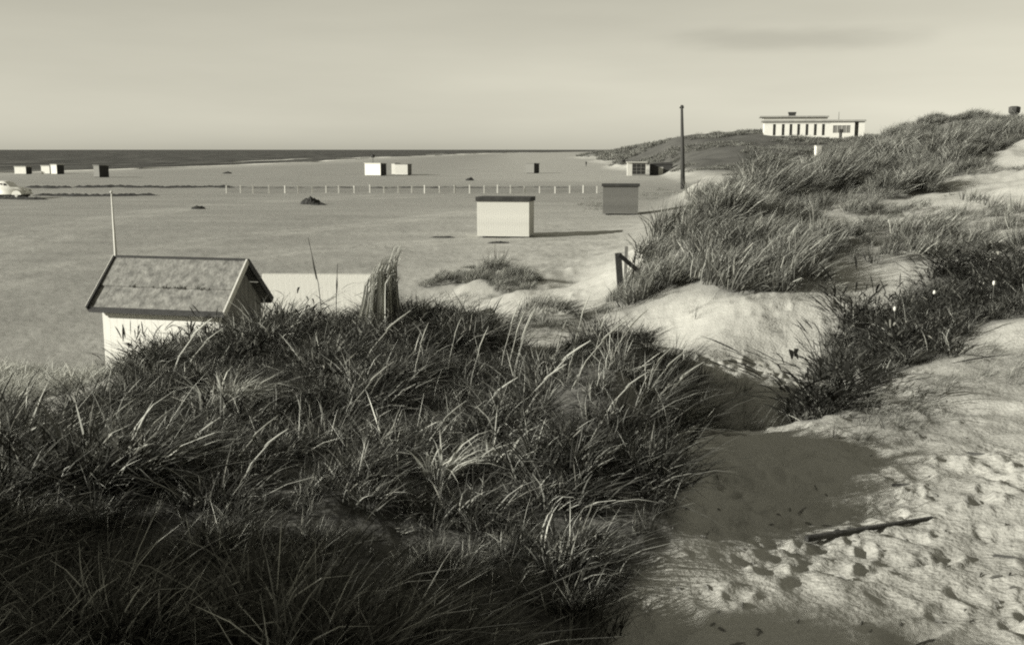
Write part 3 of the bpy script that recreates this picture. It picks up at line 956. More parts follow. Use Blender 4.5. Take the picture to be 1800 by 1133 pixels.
def grow():
    acc = {}
    for z in ZONES:
        st, nm, *rest = zone_points(z)
        acc.setdefault((nm, st), []).append(rest)
    # far turf: coarse clumps over the distant dunes
    n = 42000
    rr = 170 * (900 / 170.0) ** NP.rand(n); th = np.radians(NP.uniform(3, 40, n))
    X = rr * np.sin(th); Y = rr * np.cos(th)
    z = ground(X, Y, False)
    k = (z - beach_z(X, Y) > 1.1 + 1.2 * fbm(X * .05, Y * .05, 2, 4)) & (fbm(X * .03, Y * .03, 3, 77) > -.35)
    X, Y = X[k], Y[k]
    zz = np.zeros(len(X))
    acc[('far', 'F')] = [(X, Y, np.clip(np.hypot(X, Y) / 300, .55, 2.2) * (1 + .5 * fbm(X * .1, Y * .1, 2, 3)), zz, zz, zz)]
    labels = {'foreground': ('marram_grass', 'dense windblown marram grass over the near dune hump'),
              'right': ('dune_grass', 'marram grass covering the tall dune on the right'),
              'beach': ('beach_grass', 'low tufts of grass on small sand mounds on the beach'),
              'far': ('far_dune_grass', 'grass cover on the distant dunes below the white building')}
    tx = {'L': ', dark leafy creeping shrubs', 'A': '', 'B': '', 'S': ' in sparse thin tufts', 'P': ', pale and thin towards the beach', 'F': ''}
    for (nm, st), lst in acc.items():
        X, Y, s, ax, ay, up = (np.concatenate([a[q] for a in lst]) for q in range(6))
        Z = ground(X, Y, False)
        n = len(X)
        rot = np.stack([ax + NP.normal(0, .12, n), ay + NP.normal(.05, .12, n), NP.normal(0, .7, n)], 1)
        scl = np.stack([s * NP.uniform(.85, 1.2, n), s * NP.uniform(.85, 1.2, n), s * NP.uniform(.8, 1.15, n)], 1)
        # wind-laid grass in the near hump lies lower towards the left flank
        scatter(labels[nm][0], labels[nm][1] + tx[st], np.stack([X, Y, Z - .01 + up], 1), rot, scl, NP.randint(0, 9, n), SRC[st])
        print('grass', nm, st, n)
grow()

# ================================================================= materials of built things
M_WHITE = mat('white_paint', 0.57, .7, var=.07, scale=2.5, bump=.15, bscale=9, stretch=(3, 3, .6))
M_OFF = mat('chalky_white_paint', 0.44, .8, var=.10, scale=3, bump=.2, bscale=12, stretch=(3, 3, .6))
M_GREYWOOD_SHADE = mat('weathered_and_shaded_boards', 0.15, .85, var=.16, scale=4, bump=.4, bscale=30, stretch=(4, 4, .5))  # grey boards; on the near hut's gable the grey stands for shade
M_SHABBY = mat('shabby_grey_boards', 0.105, .85, var=.2, scale=4, bump=.4, bscale=30, stretch=(4, 4, .5))
M_DARKWOOD_SHADE = mat('tarred_wood_and_shade', 0.025, .7, var=.3, scale=6, bump=.4, bscale=30)  # dark timber; on hut side walls the black stands for their shade
M_FELT = mat('roofing_felt', 0.155, .95, var=.42, scale=7, bump=1.0, bscale=16)
M_DARKROOF = mat('dark_roof_felt', 0.030, .9, var=.3, scale=3, bump=.4, bscale=20)
M_PALEROOF = mat('pale_slate_roof', 0.24, .8, var=.15, scale=1)
M_GLASS = mat('window_glass', 0.02, .15, spec=.6)
M_POLE = mat('creosoted_pole', 0.035, .8, var=.3, scale=3, bump=.3, stretch=(5, 5, .4))
M_WEED = mat('dry_seaweed', 0.028, .9, var=.5, scale=4, bump=.8, bscale=9)
M_BARK = mat('driftwood', 0.05, .9, var=.3, scale=9, bump=.6, bscale=30, stretch=(.4, 4, 4))
M_PALEWOOD = mat('bleached_driftwood', 0.3, .9, var=.2, scale=9, bump=.5, bscale=30)
M_STRAWBIT = mat('straw_bits', .13, .9)
M_BRICK = mat('sooty_brick', 0.05, .9, var=.4, scale=3, bump=.5, bscale=12)

# ---------------------------------------------------------------- near hut with the felted gable roof
def near_hut():
    L, D = 3.04, 1.98                       # eave to eave: length along the ridge, depth
    base_z = 0.15
    he, hr = 2.32 - base_z, 3.22 - base_z
    t = thing('beach_hut', (-5.74, 20.72, base_z), R(-13.5), 'small white beach hut with felted gable roof just behind the near grass', 'beach hut')
    # local: x runs left (-) to right (0) along the ridge, y away from the viewer
    ov = .16
    x0, x1 = -L + ov, -ov
    y0, y1 = ov * 1.1, D - ov * 1.1
    # weatherboards of the long wall, one object per board
    nb = 15; bh = (he - .05 + .35) / nb
    b = MB(); b.box(x0 + .02, x1 - .02, y0, y0 + .04, -.35, he - .06); b.build('front_wall', M_WHITE, t)
    w_ = (x1 - x0) / 17; proto = None
    for k in range(17):
        if proto is None:
            bb = MB(); bb.box(.0006, w_ - .0006, -.018, 0, -.35, he - .04, .0012); proto = bb.build('plank', M_WHITE, t); o = proto
        else:
            o = proto.copy(); COL.objects.link(o); o.parent = t
        o.location = (x0 + k * w_, y0, 0)
    rise = hr - he
    def gable(x, name):
        poly = [(y0, -.35), (y1, -.35), (y1, he - .02), ((y0 + y1) / 2, hr - .10), (y0, he - .02)]
        g = MB(); n = 5
        g.add([(x - .02, a, c) for a, c in poly] + [(x + .02, a, c) for a, c in poly], [tuple(range(n)), tuple(range(2*n-1, n-1, -1))] + [(i, i+n, (i+1) % n+n, (i+1) % n) for i in range(n)])
        return g.build(name, M_GREYWOOD_SHADE if name == 'gable_wall' else M_WHITE, t)  # shade on the right gable put into its grey tone
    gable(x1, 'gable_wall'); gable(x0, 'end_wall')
    # boards of the gable, coloured grey for its shade
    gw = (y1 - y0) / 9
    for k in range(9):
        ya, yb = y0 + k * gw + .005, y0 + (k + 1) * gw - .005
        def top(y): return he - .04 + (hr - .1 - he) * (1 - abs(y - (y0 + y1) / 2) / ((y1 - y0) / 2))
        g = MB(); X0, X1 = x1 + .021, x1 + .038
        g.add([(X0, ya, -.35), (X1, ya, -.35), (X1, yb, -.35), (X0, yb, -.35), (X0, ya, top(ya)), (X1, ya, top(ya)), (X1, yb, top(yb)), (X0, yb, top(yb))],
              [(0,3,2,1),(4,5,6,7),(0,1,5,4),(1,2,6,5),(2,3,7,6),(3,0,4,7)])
        g.build('plank', M_GREYWOOD_SHADE, t)
    g = MB(); g.box(x0, x1, y1 - .04, y1, -.35, he - .06); g.build('back_wall', M_WHITE, t)
    # roof slopes: two strips of felt lapped on each slope
    th = .05; ym = D / 2
    def strip(ya, za, yb, zb, dz, nm, xa=-L, xb=0, mt=M_FELT):
        s = MB(); n = 14; vs = []; fs = []
        rn = random.Random(int(ya * 100))
        for i in range(n + 1):
            x = xa + (xb - xa) * i / n; j = rn.uniform(-.006, .006)
            vs += [(x, ya, za + dz + j), (x, yb, zb + dz + j * .4), (x, yb, zb + dz - th + .02), (x, ya, za + dz - th + .02)]
        for i in range(n):
            a = 4 * i
            fs += [(a, a+1, a+5, a+4), (a+1, a+2, a+6, a+5), (a+2, a+3, a+7, a+6), (a+3, a, a+4, a+7)]
        fs += [(0, 3, 2, 1), (4*n, 4*n+1, 4*n+2, 4*n+3)]
        s.add(vs, fs); return s.build(nm, mt, t)
    f = .43
    strip(-.02, he - .02, ym * f + .03, he + rise * f + .02, .0, 'felt_strip')
    strip(ym * f - .03, he + rise * f - .03, ym + .0, hr, .045, 'felt_strip')
    strip(D + .02, he - .02, D - ym * f, he + rise * f, .0, 'felt_strip')
    strip(D - ym * f, he + rise * f, ym + .0, hr, .045, 'felt_strip')
    # boards along the eaves, ridge and rakes
    e = MB(); e.box(-L - .01, .01, -.06, -.03, he - .12, he - .01); e.build('eave_board', M_DARKWOOD_SHADE, t)
    e = MB(); e.box(-L - .01, .01, D + .03, D + .06, he - .12, he - .01); e.build('eave_board', M_DARKWOOD_SHADE, t)
    e = MB(); e.beam((-L, ym, hr + .035), (0, ym, hr + .035), .10, .035); e.build('ridge_board', M_DARKWOOD_SHADE, t)
    for x, mt, nm in ((0.03, M_OFF, 'barge_board'), (-L - .03, M_DARKWOOD_SHADE, 'barge_board')):
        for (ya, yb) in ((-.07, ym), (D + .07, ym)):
            e = MB(); e.beam((x, ya, he - .05), (x, yb + (.0), hr + .005), .035, .12); o = e.build(nm, mt if ya < 0 or x < 0 else M_DARKWOOD_SHADE, t)
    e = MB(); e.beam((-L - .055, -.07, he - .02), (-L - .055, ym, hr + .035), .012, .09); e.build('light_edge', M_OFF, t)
    # grass seedlings rooted in the felt joint
    rn = random.Random(2); parts = []
    for k in range(26):
        px = rn.choice((-1.75, -1.2, -1.15, -.7, -1.5, -2.2)) + rn.uniform(-.13, .13)
        V, Fc, T = blades(rn, 3, .03, rn.uniform(.06, .16), .012, .1, .3, 3)
        parts.append(([(x + px, y + ym * f - .06, z + he + rise * f + .02) for x, y, z in V], Fc, T))
    me = blade_mesh('roof_weeds', parts, GRASS); o = bpy.data.objects.new('roof_weeds', me); COL.objects.link(o); o.parent = t; o['kind'] = 'stuff'
    # flagpole behind the left gable
    fp = thing('flagpole', (-8.50, 22.45, .3), 0, 'thin bare white flagpole standing at the left gable of the near hut', 'flagpole')
    p = MB(); p.tube([(0, 0, 0), (0, 0, 3.0), (-.012, 0, 4.28)], [.045, .032, .015], 10); p.build('pole', M_OFF, fp, True)
    p = MB(); p.tube([(-.012, 0, 4.28), (-.012, 0, 4.31), (-.012, 0, 4.34)], [.01, .035, .012], 8); p.build('knob', M_OFF, fp, True)
near_hut()

# ---------------------------------------------------------------- flat-roofed huts
def flat_hut(loc, rz, w, d, h, label, group, wall=M_WHITE, roof=M_DARKROOF, side=None, over=.12, rt=.2, slope=.12, skids=True, planks=0, face=None, door=False):
    """front faces -y; roof slopes back"""
    t = thing('beach_hut', loc, rz, label, 'beach hut', group)
    sd = side or wall
    f = MB(); f.box(-w/2, w/2, 0, .06, .10, h); fo = f.build('front_wall', face or wall, t)
    for s, nm in ((-1, 'side_wall'), (1, 'side_wall')):
        g = MB(); xa, xb = sorted((s * w/2, s * (w/2 - .06)))
        g.add([(xa, .06, .1), (xb, .06, .1), (xb, d, .1), (xa, d, .1), (xa, .06, h), (xb, .06, h), (xb, d, h - slope), (xa, d, h - slope)],
              [(0,3,2,1),(4,5,6,7),(0,1,5,4),(1,2,6,5),(2,3,7,6),(3,0,4,7)])
        g.build(nm, sd, t)
    g = MB(); g.box(-w/2 + .06, w/2 - .06, d - .06, d - .001, .1, h - slope); g.build('back_wall', wall, t)
    g = MB()
    g.add([(-w/2-over, -over, h), (w/2+over, -over, h), (w/2+over, d+over, h-slope), (-w/2-over, d+over, h-slope),
           (-w/2-over, -over, h+rt), (w/2+over, -over, h+rt), (w/2+over, d+over, h-slope+rt), (-w/2-over, d+over, h-slope+rt)],
          [(0,3,2,1),(4,5,6,7),(0,1,5,4),(1,2,6,5),(2,3,7,6),(3,0,4,7)])
    g.build('roof', roof, t)
    if skids:
        for s in (-1, 1):
            g = MB(); g.box(s * w * .36 - .07, s * w * .36 + .07, -.1, d + .1, -.12, .10); g.build('skid', M_DARKWOOD_SHADE, t)
    if planks:
        pw = w / planks; proto = None
        for k in range(planks):
            if proto is None:
                bb = MB(); bb.box(.0008, pw - .0008, -.016, -.001, .10, h, .0012); o = proto = bb.build('plank', face or wall, t)
            else:
                o = proto.copy(); COL.objects.link(o); o.parent = t
            o.location = (-w/2 + k * pw, 0, 0)
    if door:
        g = MB(); g.box(-.42, .42, -.03, -.018, .14, 2.0); dd = g.build('door', sd, t)
    return t

ALONG = 'small beach huts standing far out along the beach'
# pale wall of the hut standing right behind the felted one
flat_hut((-4.78, 25.5, .12), R(-3), 2.7, 2.2, 2.36, 'blank white hut wall with thin flat roof just right of the felted hut', 'white huts behind the near dune', planks=20, rt=.03, over=.0, slope=.25, roof=M_OFF)
# the bright hut on the open beach
flat_hut((-.57, 66.4, gz(-.5, 66)), R(-8), 3.32, 2.6, 2.30, 'bright white hut with thick dark flat roof and long shadow on the open beach', None, wall=M_OFF, rt=.27, over=.08, planks=22, slope=.05)
# the grey hut beyond: weathered grey front, shade put into the dark side walls
flat_hut((9.25, 90.0, gz(9.25, 90)), R(-6), 3.0, 2.6, 2.42, 'grey weathered hut with dark roof in front of the telegraph pole', None, wall=M_SHABBY, side=M_DARKWOOD_SHADE, rt=.22, planks=16, slope=.05)
# the far groups, shade put into the dark side colours: (x, y, width, height, rotation, wall, side, label)
for (x, y, w_, h_, rz, wl, sd, lb) in [
    (-115.5, 249, 2.9, 1.75, -8, M_WHITE, M_DARKWOOD_SHADE, 'low white hut on dark skids, leftmost of three near the water'),
    (-110.0, 250, 2.2, 1.9, -10, M_WHITE, M_DARKWOOD_SHADE, 'small white hut, middle one of three near the water'),
    (-106.3, 246, 1.7, 2.2, -18, M_WHITE, M_DARKWOOD_SHADE, 'narrow white hut with side coloured as shade, rightmost of three near the water'),
    (-83.5, 213, 1.6, 2.35, -28, M_GREYWOOD_SHADE, M_DARKWOOD_SHADE, 'lone grey hut with shade-black side wall by the surf line'),
    (-29.7, 226, 3.9, 2.6, -24, M_WHITE, M_DARKWOOD_SHADE, 'large white hut with black side wall far out on the beach, shade in side colour'),
    (-26.4, 236, .9, 2.5, -20, M_OFF, M_DARKWOOD_SHADE, 'very narrow pale hut squeezed behind the large white hut with shade-black side'),
    (-24.2, 232, 2.9, 2.35, -16, M_OFF, M_GREYWOOD_SHADE, 'pale hut with shade-grey side standing right of the large white hut'),
    (4.2, 250, 2.3, 2.3, -32, M_GREYWOOD_SHADE, M_DARKWOOD_SHADE, 'faint grey hut alone on the far beach behind the marker posts'),
]:
    o = flat_hut((x, y, gz(x, y)), R(rz), w_, 2.4, h_, lb, ALONG, wall=wl, side=sd, rt=.12, roof=M_OFF if wl is M_WHITE else M_GREYWOOD_SHADE, skids=True)
    if 'large white hut with black side wall far' in lb:
        p = MB(); p.tube([(-.6, 1.2, h_), (-.6, 1.2, h_ + 1.3)], .05, 6); p.build('stove_pipe', M_DARKWOOD_SHADE, o)
        p = MB(); p.tube([(-.6, 1.2, h_ + 1.15), (-.6, 1.2, h_ + 1.3), (-.6, 1.2, h_ + 1.75), (-.6, 1.2, h_ + 1.85)], [.1, .42, .42, .1], 8); p.build('cowl', M_DARKWOOD_SHADE, o)

# kiosk with a glazed front beside the dunes
def kiosk():
    x, y = 26.6, 226
    t = thing('kiosk', (x, y, gz(x, y)), R(-4), 'white kiosk with dark many-paned window front at the foot of the far dunes', 'kiosk')
    w_, h_, d = 4.0, 2.75, 3.0
    g = MB(); g.box(-w_/2, -w_/2 + 1.0, 0, .1, 0, h_); g.build('front_wall', M_OFF, t)
    g = MB(); g.box(-w_/2 + 1.0, w_/2, 0, .1, 0, .35); g.build('sill_wall', M_GREYWOOD_SHADE, t)
    g = MB(); g.box(-w_/2 + 1.0, w_/2, 0, .1, h_ - .3, h_); g.build('lintel', M_GREYWOOD_SHADE, t)
    win = MB(); win.box(-w_/2 + 1.0, w_/2 - .2, .05, .08, .35, h_ - .3); wo = win.build('window', M_GLASS, t)
    for k in range(4):
        g = MB(); xx = -w_/2 + 1.0 + k * .93; g.box(xx, xx + .08, -.02, .05, .35, h_ - .3); g.build('glazing_bar', M_GREYWOOD_SHADE, wo)
    for z_ in (1.0, 1.7):
        g = MB(); g.box(-w_/2 + 1.08, w_/2 - .2, -.01, .04, z_, z_ + .07); g.build('glazing_bar', M_GREYWOOD_SHADE, wo)
    g = MB(); g.box(w_/2 - .2, w_/2, .0, .1, .35, h_ - .3); g.build('corner_post', M_WHITE, t)
    g = MB(); g.box(-w_/2, -w_/2 + .1, .1, d, 0, h_); g.box(w_/2 - .1, w_/2, .1, d, 0, h_); g.box(-w_/2 + .1, w_/2 - .1, d - .1, d, 0, h_); g.build('walls', M_OFF, t)
    g = MB(); g.box(-w_/2 - .2, w_/2 + .2, -.3, d + .2, h_ + .002, h_ + .15); g.build('roof', M_OFF, t)
kiosk()
def black_shed():
    x, y = 32.0, 228
    t = thing('shed', (x, y, gz(x, y) - .1), R(-10), 'low black shed with a pale open doorway between kiosk and telegraph pole', 'shed')
    g = MB()
    for a, b_ in ((-2.4, -.5), (.5, 2.4)): g.box(a, b_, 0, .1, 0, 2.3)
    g.box(-.5, .5, 0, .1, 1.75, 2.3); g.build('front_wall', M_DARKWOOD_SHADE, t)
    g = MB(); g.box(-.5, .5, .02, .06, 0, 1.75); g.build('door', M_PALEWOOD, t)
    g = MB(); g.box(-2.4, -2.3, .1, 2.6, 0, 2.3); g.box(2.3, 2.4, .1, 2.6, 0, 2.3); g.box(-2.3, 2.3, 2.5, 2.6, 0, 2.3); g.build('walls', M_DARKWOOD_SHADE, t)
    g = MB(); g.prism([(-2.6, 2.3), (2.6, 2.3), (1.9, 2.8), (-1.6, 2.6)], -.15, 2.8); g.build('roof', M_DARKROOF, t)
black_shed()

# ---------------------------------------------------------------- row of white marker posts
proto = None
N_POSTS = 27
for k in range(N_POSTS):
    f = k / (N_POSTS - 1)
    x = -36.6 + f * 47.5; y = 135.5 + .5 * math.sin(k * 2.1)
    x += .15 * math.sin(k * 5.3)
    lb = 'thin white marker post in the long row across the beach'
    if proto is None:
        proto = thing('marker_post', (x, y, gz(x, y)), 0, lb, 'post', 'white marker posts in a row across the beach')
        M_POST = mat('worn_post_paint', 0.42, .9, var=.2, scale=2)
        p = MB(); p.box(-.085, .085, -.06, .06, -.3, .95, .01); p.build('post', M_POST, proto)
        p = MB(); p.box(-.1, .1, -.07, .07, .951, 1.0, .005); p.build('cap', M_POST, proto)
    else:
        o = copy_tree(proto, (x, y, gz(x, y)), random.uniform(-.3, .3)); o.scale = (1, 1, random.uniform(.85, 1.08))

# wires strung along the posts
def wires():
    t = thing('wire_netting', (0, 0, 0), 0, 'dark wire strands strung along the white marker posts across the beach', 'wire')
    for z_ in (.18, .34, .5, .66, .82):
        pts = []
        for k in range(53):
            f = k / 52; x = -36.6 + f * 47.5; y = 135.6 + .5 * math.sin(k * 1.05)
            pts.append((x, y, gz(x, y) + z_ - (.03 if k % 2 else 0)))
        g = MB(); g.tube(pts, .014, 4); g.build('strand', M_DARKWOOD_SHADE, t)
wires()

# ---------------------------------------------------------------- telegraph pole
def telegraph():
    x, y = 23.9, 150.0
    t = thing('telegraph_pole', (x, y, gz(x, y)), 0, 'tall dark wooden telegraph pole standing on the beach below the dunes', 'pole')
    z1 = 11.65 - gz(x, y)
    p = MB(); p.tube([(.35, 0, -.5), (.2, 0, 4), (-.12, 0, z1)], [.34, .28, .17], 10); p.build('mast', M_POLE, t, True)
    p = MB(); p.box(-.42, .18, -.1, .1, z1 - .45, z1 - .22, .02); p.build('crossarm', M_POLE, t)
    for s in (-.34, .10):
        p = MB(); p.tube([(s, 0, z1 - .22), (s, 0, z1 - .05)], [.05, .07], 6); p.build('insulator', M_OFF, t)
telegraph()

# ---------------------------------------------------------------- fence remains on the near dune foot
def broken_fence():
    x, y = 2.33, 22.0
    z = gz(x, y)
    t = thing('broken_fence', (x, y, z), 0, 'dark fence post with a slanting rail where the sand path meets the dune', 'fence')
    g = MB(); g.beam((0, 0, -.4), (-.10, 0, 5.5 - .0975 * 22 - z), .13, .12, (0, 1, 0)); g.build('post', M_DARKWOOD_SHADE, t)
    zt = 5.5 - .0975 * 22 - z
    g = MB(); g.beam((-.09, -.09, zt - .02), (.50, .05, zt - .52), .035, .09); g.build('rail', M_DARKWOOD_SHADE, t)
    g = MB(); g.beam((.15, .9, -.2), (.17, .9, zt + .06), .07, .07, (0, 1, 0)); g.build('post', M_GREYWOOD_SHADE, t)
broken_fence()
x, y = 7.62, 33.0
t = thing('fence_post', (x, y, gz(x, y)), 0, 'short dark post standing on the grassy dune crest right of the telegraph pole', 'post')
p = MB(); p.tube([(.02, 0, -.3), (0, 0, .4), (-.01, 0, .6)], [.085, .08, .065], 8); p.build('post', M_DARKWOOD_SHADE, t)
p = MB(); p.beam((.16, .1, -.3), (.17, .1, .5), .02, .035, (0, 1, 0)); p.build('stake', M_GREYWOOD_SHADE, t)

# ---------------------------------------------------------------- white building on the far dune
def hotel():
    Y0 = 292.0
    sx = Y0 / 1845.0 * 0.955
    x0 = (1336 - 900) * Y0 / 1845.0
    def px(p): return (p - 1336) * sx
    zb = 9.05
    t = thing('long_building', (x0, Y0, zb), R(-11), 'long white flat-roofed building with a row of dark windows on the far dune', 'building')
    H = 3.9; D = 9.0; WL = 118 * sx     # left block with the window row, then the lower right block
    win = [1354, 1369.5, 1383, 1396.5, 1411, 1425.5, 1439.5]
    edges = [1336]
    for c in win: edges += [c - 2.5, c + 2.5]
    edges += [1451]
    for i in range(0, len(edges) - 1, 2):
        g = MB(); g.box(px(edges[i]), px(edges[i + 1]), 0, .3, -.8, H - .6); g.build('pier', M_WHITE, t)
    g = MB(); g.box(px(1336), px(1451), -.02, .32, H - .6, H); g.build('lintel', M_OFF, t)
    g = MB(); g.box(px(edges[1]), px(edges[-2]), .02, .28, -.8, .25); g.build('sill_wall', M_WHITE, t)
    for c in win:
        g = MB(); g.box(px(c - 2.5), px(c + 2.5), .12, .16, .25, H - .6); wo = g.build('window', M_GLASS, t)
        g = MB(); g.box(px(c) - .04, px(c) + .04, .06, .119, .25, H - .6); g.build('glazing_bar', M_DARKWOOD_SHADE, wo)
    g = MB(); g.box(px(1336), px(1451), .35, D, -.8, H); g.build('left_block', M_WHITE, t)
    g = MB(); g.box(px(1331), px(1512), -.45, D * .8, H + .02, H + .5); g.build('roof_canopy', M_PALEROOF, t)
    g = MB(); g.box(px(1334), px(1447), 1.5, D, H + .52, H + 1.25); g.build('upper_storey', M_OFF, t)
    g = MB(); g.box(px(1328), px(1449), .8, D + .5, H + 1.27, H + 1.65); g.build('upper_roof', M_PALEROOF, t)
    # right block
    g = MB(); g.box(px(1451), px(1456), .0, .3, -.8, H); g.box(px(1486), px(1493), 0, .3, -.8, H); g.box(px(1456), px(1486), 0, .3, -.8, .9); g.box(px(1456), px(1486), 0, .3, H - 1.0, H); g.build('right_wall', M_WHITE, t)
    g = MB(); g.box(px(1456), px(1486), .15, .2, .9, H - 1.0); wo = g.build('window', M_GREYWOOD_SHADE, t)
    for k in range(5):
        g = MB(); xx = px(1456) + k * 1.15; g.box(xx, xx + .12, .05, .14, .9, H - 1.0); g.build('glazing_bar', M_OFF, wo)
    g = MB(); g.box(px(1467), px(1472), .0, .14, -.8, 1.9); g.build('door', M_DARKWOOD_SHADE, t)
    g = MB(); g.box(px(1493), px(1500), 1.2, 1.4, -.8, H); g.build('recess_wall', M_GREYWOOD_SHADE, t)
    g = MB(); g.box(px(1500), px(1510), 0, .3, -.8, H); g.build('end_pier', M_WHITE, t)
    g = MB(); g.box(px(1451) + .003, px(1510), 1.45, D * .78, -.8, H); g.build('right_block', M_OFF, t)
    g = MB(); g.box(px(1380), px(1392), 4, 5.4, H + 1.67, H + 2.3); g.build('chimney', M_DARKWOOD_SHADE, t)
    g = MB(); g.box(px(1379), px(1393), 3.9, 5.5, H + 2.31, H + 2.75); g.build('chimney_cap', M_DARKWOOD_SHADE, t)
    g = MB(); g.tube([(px(1467), 3, H + .5), (px(1467), 3, H + 2.7)], [.1, .07], 6); g.build('mast', M_GREYWOOD_SHADE, t)
hotel()

# upright white board on the dune shoulder
x, y = 65.2, 226.0
zz = gz(x, y)
t = thing('white_kiosk', (x, y, zz), R(5), 'tiny upright white hut on the grassy slope below the long building', 'hut')
g = MB(); g.box(-.58, .58, 0, 1.1, -.4, 2.1, .02); g.build('body', M_WHITE, t)
g = MB(); g.box(-.64, .64, -.06, 1.16, 2.102, 2.22, .02); g.build('roof', M_OFF, t)
g = MB(); g.box(-.36, .36, -.012, -.002, .05, 1.9); g.build('door', M_OFF, t)

# chimney that shows over the right-hand crest
x, y = 21.599, 46.0
t = thing('chimney', (x, y, 6.68), 0, 'dark flared chimney top poking above the highest dune crest at far right', 'chimney')
p = MB(); p.box(-.14, .14, -.14, .14, -1.2, .32, .02); p.build('stack', M_BRICK, t)
p = MB(); p.tube([(0, 0, .30), (0, 0, .40), (0, 0, .62), (0, 0, .66)], [.14, .24, .25, .14], 8); p.build('cap', M_BRICK, t)

# ---------------------------------------------------------------- light car cut by the left edge of the view
def car():
    x, y = -57.4, 120.5
    t = thing('parked_car', (x, y, gz(x, y)), R(-4), 'light rounded vintage car on the beach cut by the left edge', 'car')
    t.scale = (1.12, 1.12, 1.15)
    body_m = mat('cream_car_paint', 0.62, .3, spec=.5)
    prof = [(-2.1, .42), (-2.12, .8), (-1.95, 1.08), (-1.5, 1.22), (-1.15, 1.52), (-.7, 1.66), (-.1, 1.68), (.25, 1.55), (.62, 1.16), (1.3, 1.06), (1.85, .92), (2.05, .65), (2.02, .42)]
    vs = []; n = len(prof); cols = [(-.84, .0), (-.72, .05), (-.35, .12), (0, .14), (.35, .12), (.72, .05), (.84, 0)]
    for (yy, lift) in cols:
        for (px_, pz) in prof:
            k = max(0, (pz - 1.1)) * .45
            vs.append((px_ * (1 - .03 * abs(yy)), yy * (1 - k * .6), pz + (lift * .6 if pz > .6 else 0)))
    fs = [(c * n + i, c * n + i + 1, (c + 1) * n + i + 1, (c + 1) * n + i) for c in range(len(cols) - 1) for i in range(n - 1)]
    fs += [tuple(range(n)), tuple((len(cols) - 1) * n + i for i in reversed(range(n)))]
    b = MB(); b.add(vs, fs); b.build('body', body_m, t, True)
    for s in (-1, 1):
        g = MB(); g.add([(-1.0, s * .80, 1.12), (-.15, s * .82, 1.12), (-.15, s * .76, 1.52), (-.72, s * .76, 1.5)], [(0, 1, 2, 3)]); g.build('side_window', M_GLASS, t)
        g = MB(); g.add([(-.06, s * .82, 1.12), (.52, s * .82, 1.12), (.2, s * .77, 1.5), (-.06, s * .76, 1.52)], [(0, 1, 2, 3)]); g.build('side_window', M_GLASS, t)
        for wx in (-1.3, 1.3):
            g = MB(); g.tube([(wx, s * .62, .33), (wx, s * .66, .33), (wx, s * .84, .33), (wx, s * .88, .33)], [.28, .34, .34, .28], 20); wh = g.build('wheel', M_DARKWOOD_SHADE, t)
            g = MB(); g.tube([(wx, s * .885, .33), (wx, s * .91, .33)], [.17, .12], 14); g.build('hubcap', M_OFF, wh)
            g = MB(); a = [(wx + .5 * math.cos(q * math.pi / 8), .4 + .42 * math.sin(q * math.pi / 8)) for q in range(9)]
            g.prism(a, s * .80, s * .90); g.build('fender', body_m, t)
        g = MB(); g.tube([(1.95, s * .55, .78), (2.08, s * .55, .78)], [.13, .11], 12); g.build('headlight', M_OFF, t)
    g = MB(); g.box(2.06, 2.16, -.75, .75, .42, .54, .02); g.build('bumper', M_OFF, t)
    g = MB(); g.box(-2.2, -2.12, -.75, .75, .42, .54, .02); g.build('bumper', M_OFF, t)
    g = MB(); g.box(-1.9, 1.9, -.7, .7, .22, .42); g.build('chassis', M_DARKWOOD_SHADE, t)
car()

# ---------------------------------------------------------------- seaweed: heaps and a broken strandline
def heap(x, y, w_, d, h, label, seed):
    rn = random.Random(seed)
    nx, ny = 18, 12; vs = []; fs = []
    for j in range(ny + 1):
        for i in range(nx + 1):
            u = i / nx * 2 - 1; v = j / ny * 2 - 1; q = u * u + v * v
            z = h * max(0, 1 - q) ** .6 * (1 + .35 * math.sin(5 * u + seed) * math.cos(4 * v + seed)) * rn.uniform(.72, 1.25) - .03 - (.05 if q > 1 else 0)
            vs.append((u * w_ / 2 * (1 + .15 * math.sin(3 * v + seed)), v * d / 2, z))
    fs = [(j*(nx+1)+i, j*(nx+1)+i+1, (j+1)*(nx+1)+i+1, (j+1)*(nx+1)+i) for j in range(ny) for i in range(nx)]
    b = MB(); b.add(vs, fs); o = b.build('seaweed_or_shadow_heap', M_WEED)
    o.location = (x, y, gz(x, y)); tag(o, label, 'seaweed', 'dark seaweed heaps on the open beach')
heap(-20.6, 108, 2.0, 1.6, .62, 'dark seaweed heap with a modelled shadow tail, largest one on the mid beach', 1)
heap(-19.5, 106.5, 1.5, .8, .22, 'low dark shape added as the shadow beside the largest mid beach heap', 9)  # weed-coloured shape laid as the shadow of the big heap
heap(-29.6, 99.5, 1.3, .9, .28, 'small flat seaweed heap left of the largest heap', 2)
heap(-7.6, 191, 1.5, 1.2, .5, 'small dark seaweed heap beyond the marker posts', 3)
heap(-66.3, 247, 2.4, 1.6, .4, 'faint dark seaweed heap near the waterline', 4)
heap(34.6, 330, 3.2, 2.2, 1.0, 'dark heap at the far end of the beach beside the kiosk', 5)
heap(31.4, 300, 2.0, 1.6, 1.1, 'small dark heap just left of the kiosk', 6)
heap(-.75, 62.5, 1.4, .7, .12, 'thin dark seaweed strip on the sand in front of the bright white hut', 7)
heap(-4.4, 66.5, 1.6, .5, .10, 'thin dark strip of seaweed at the left foot of the bright white hut', 8)
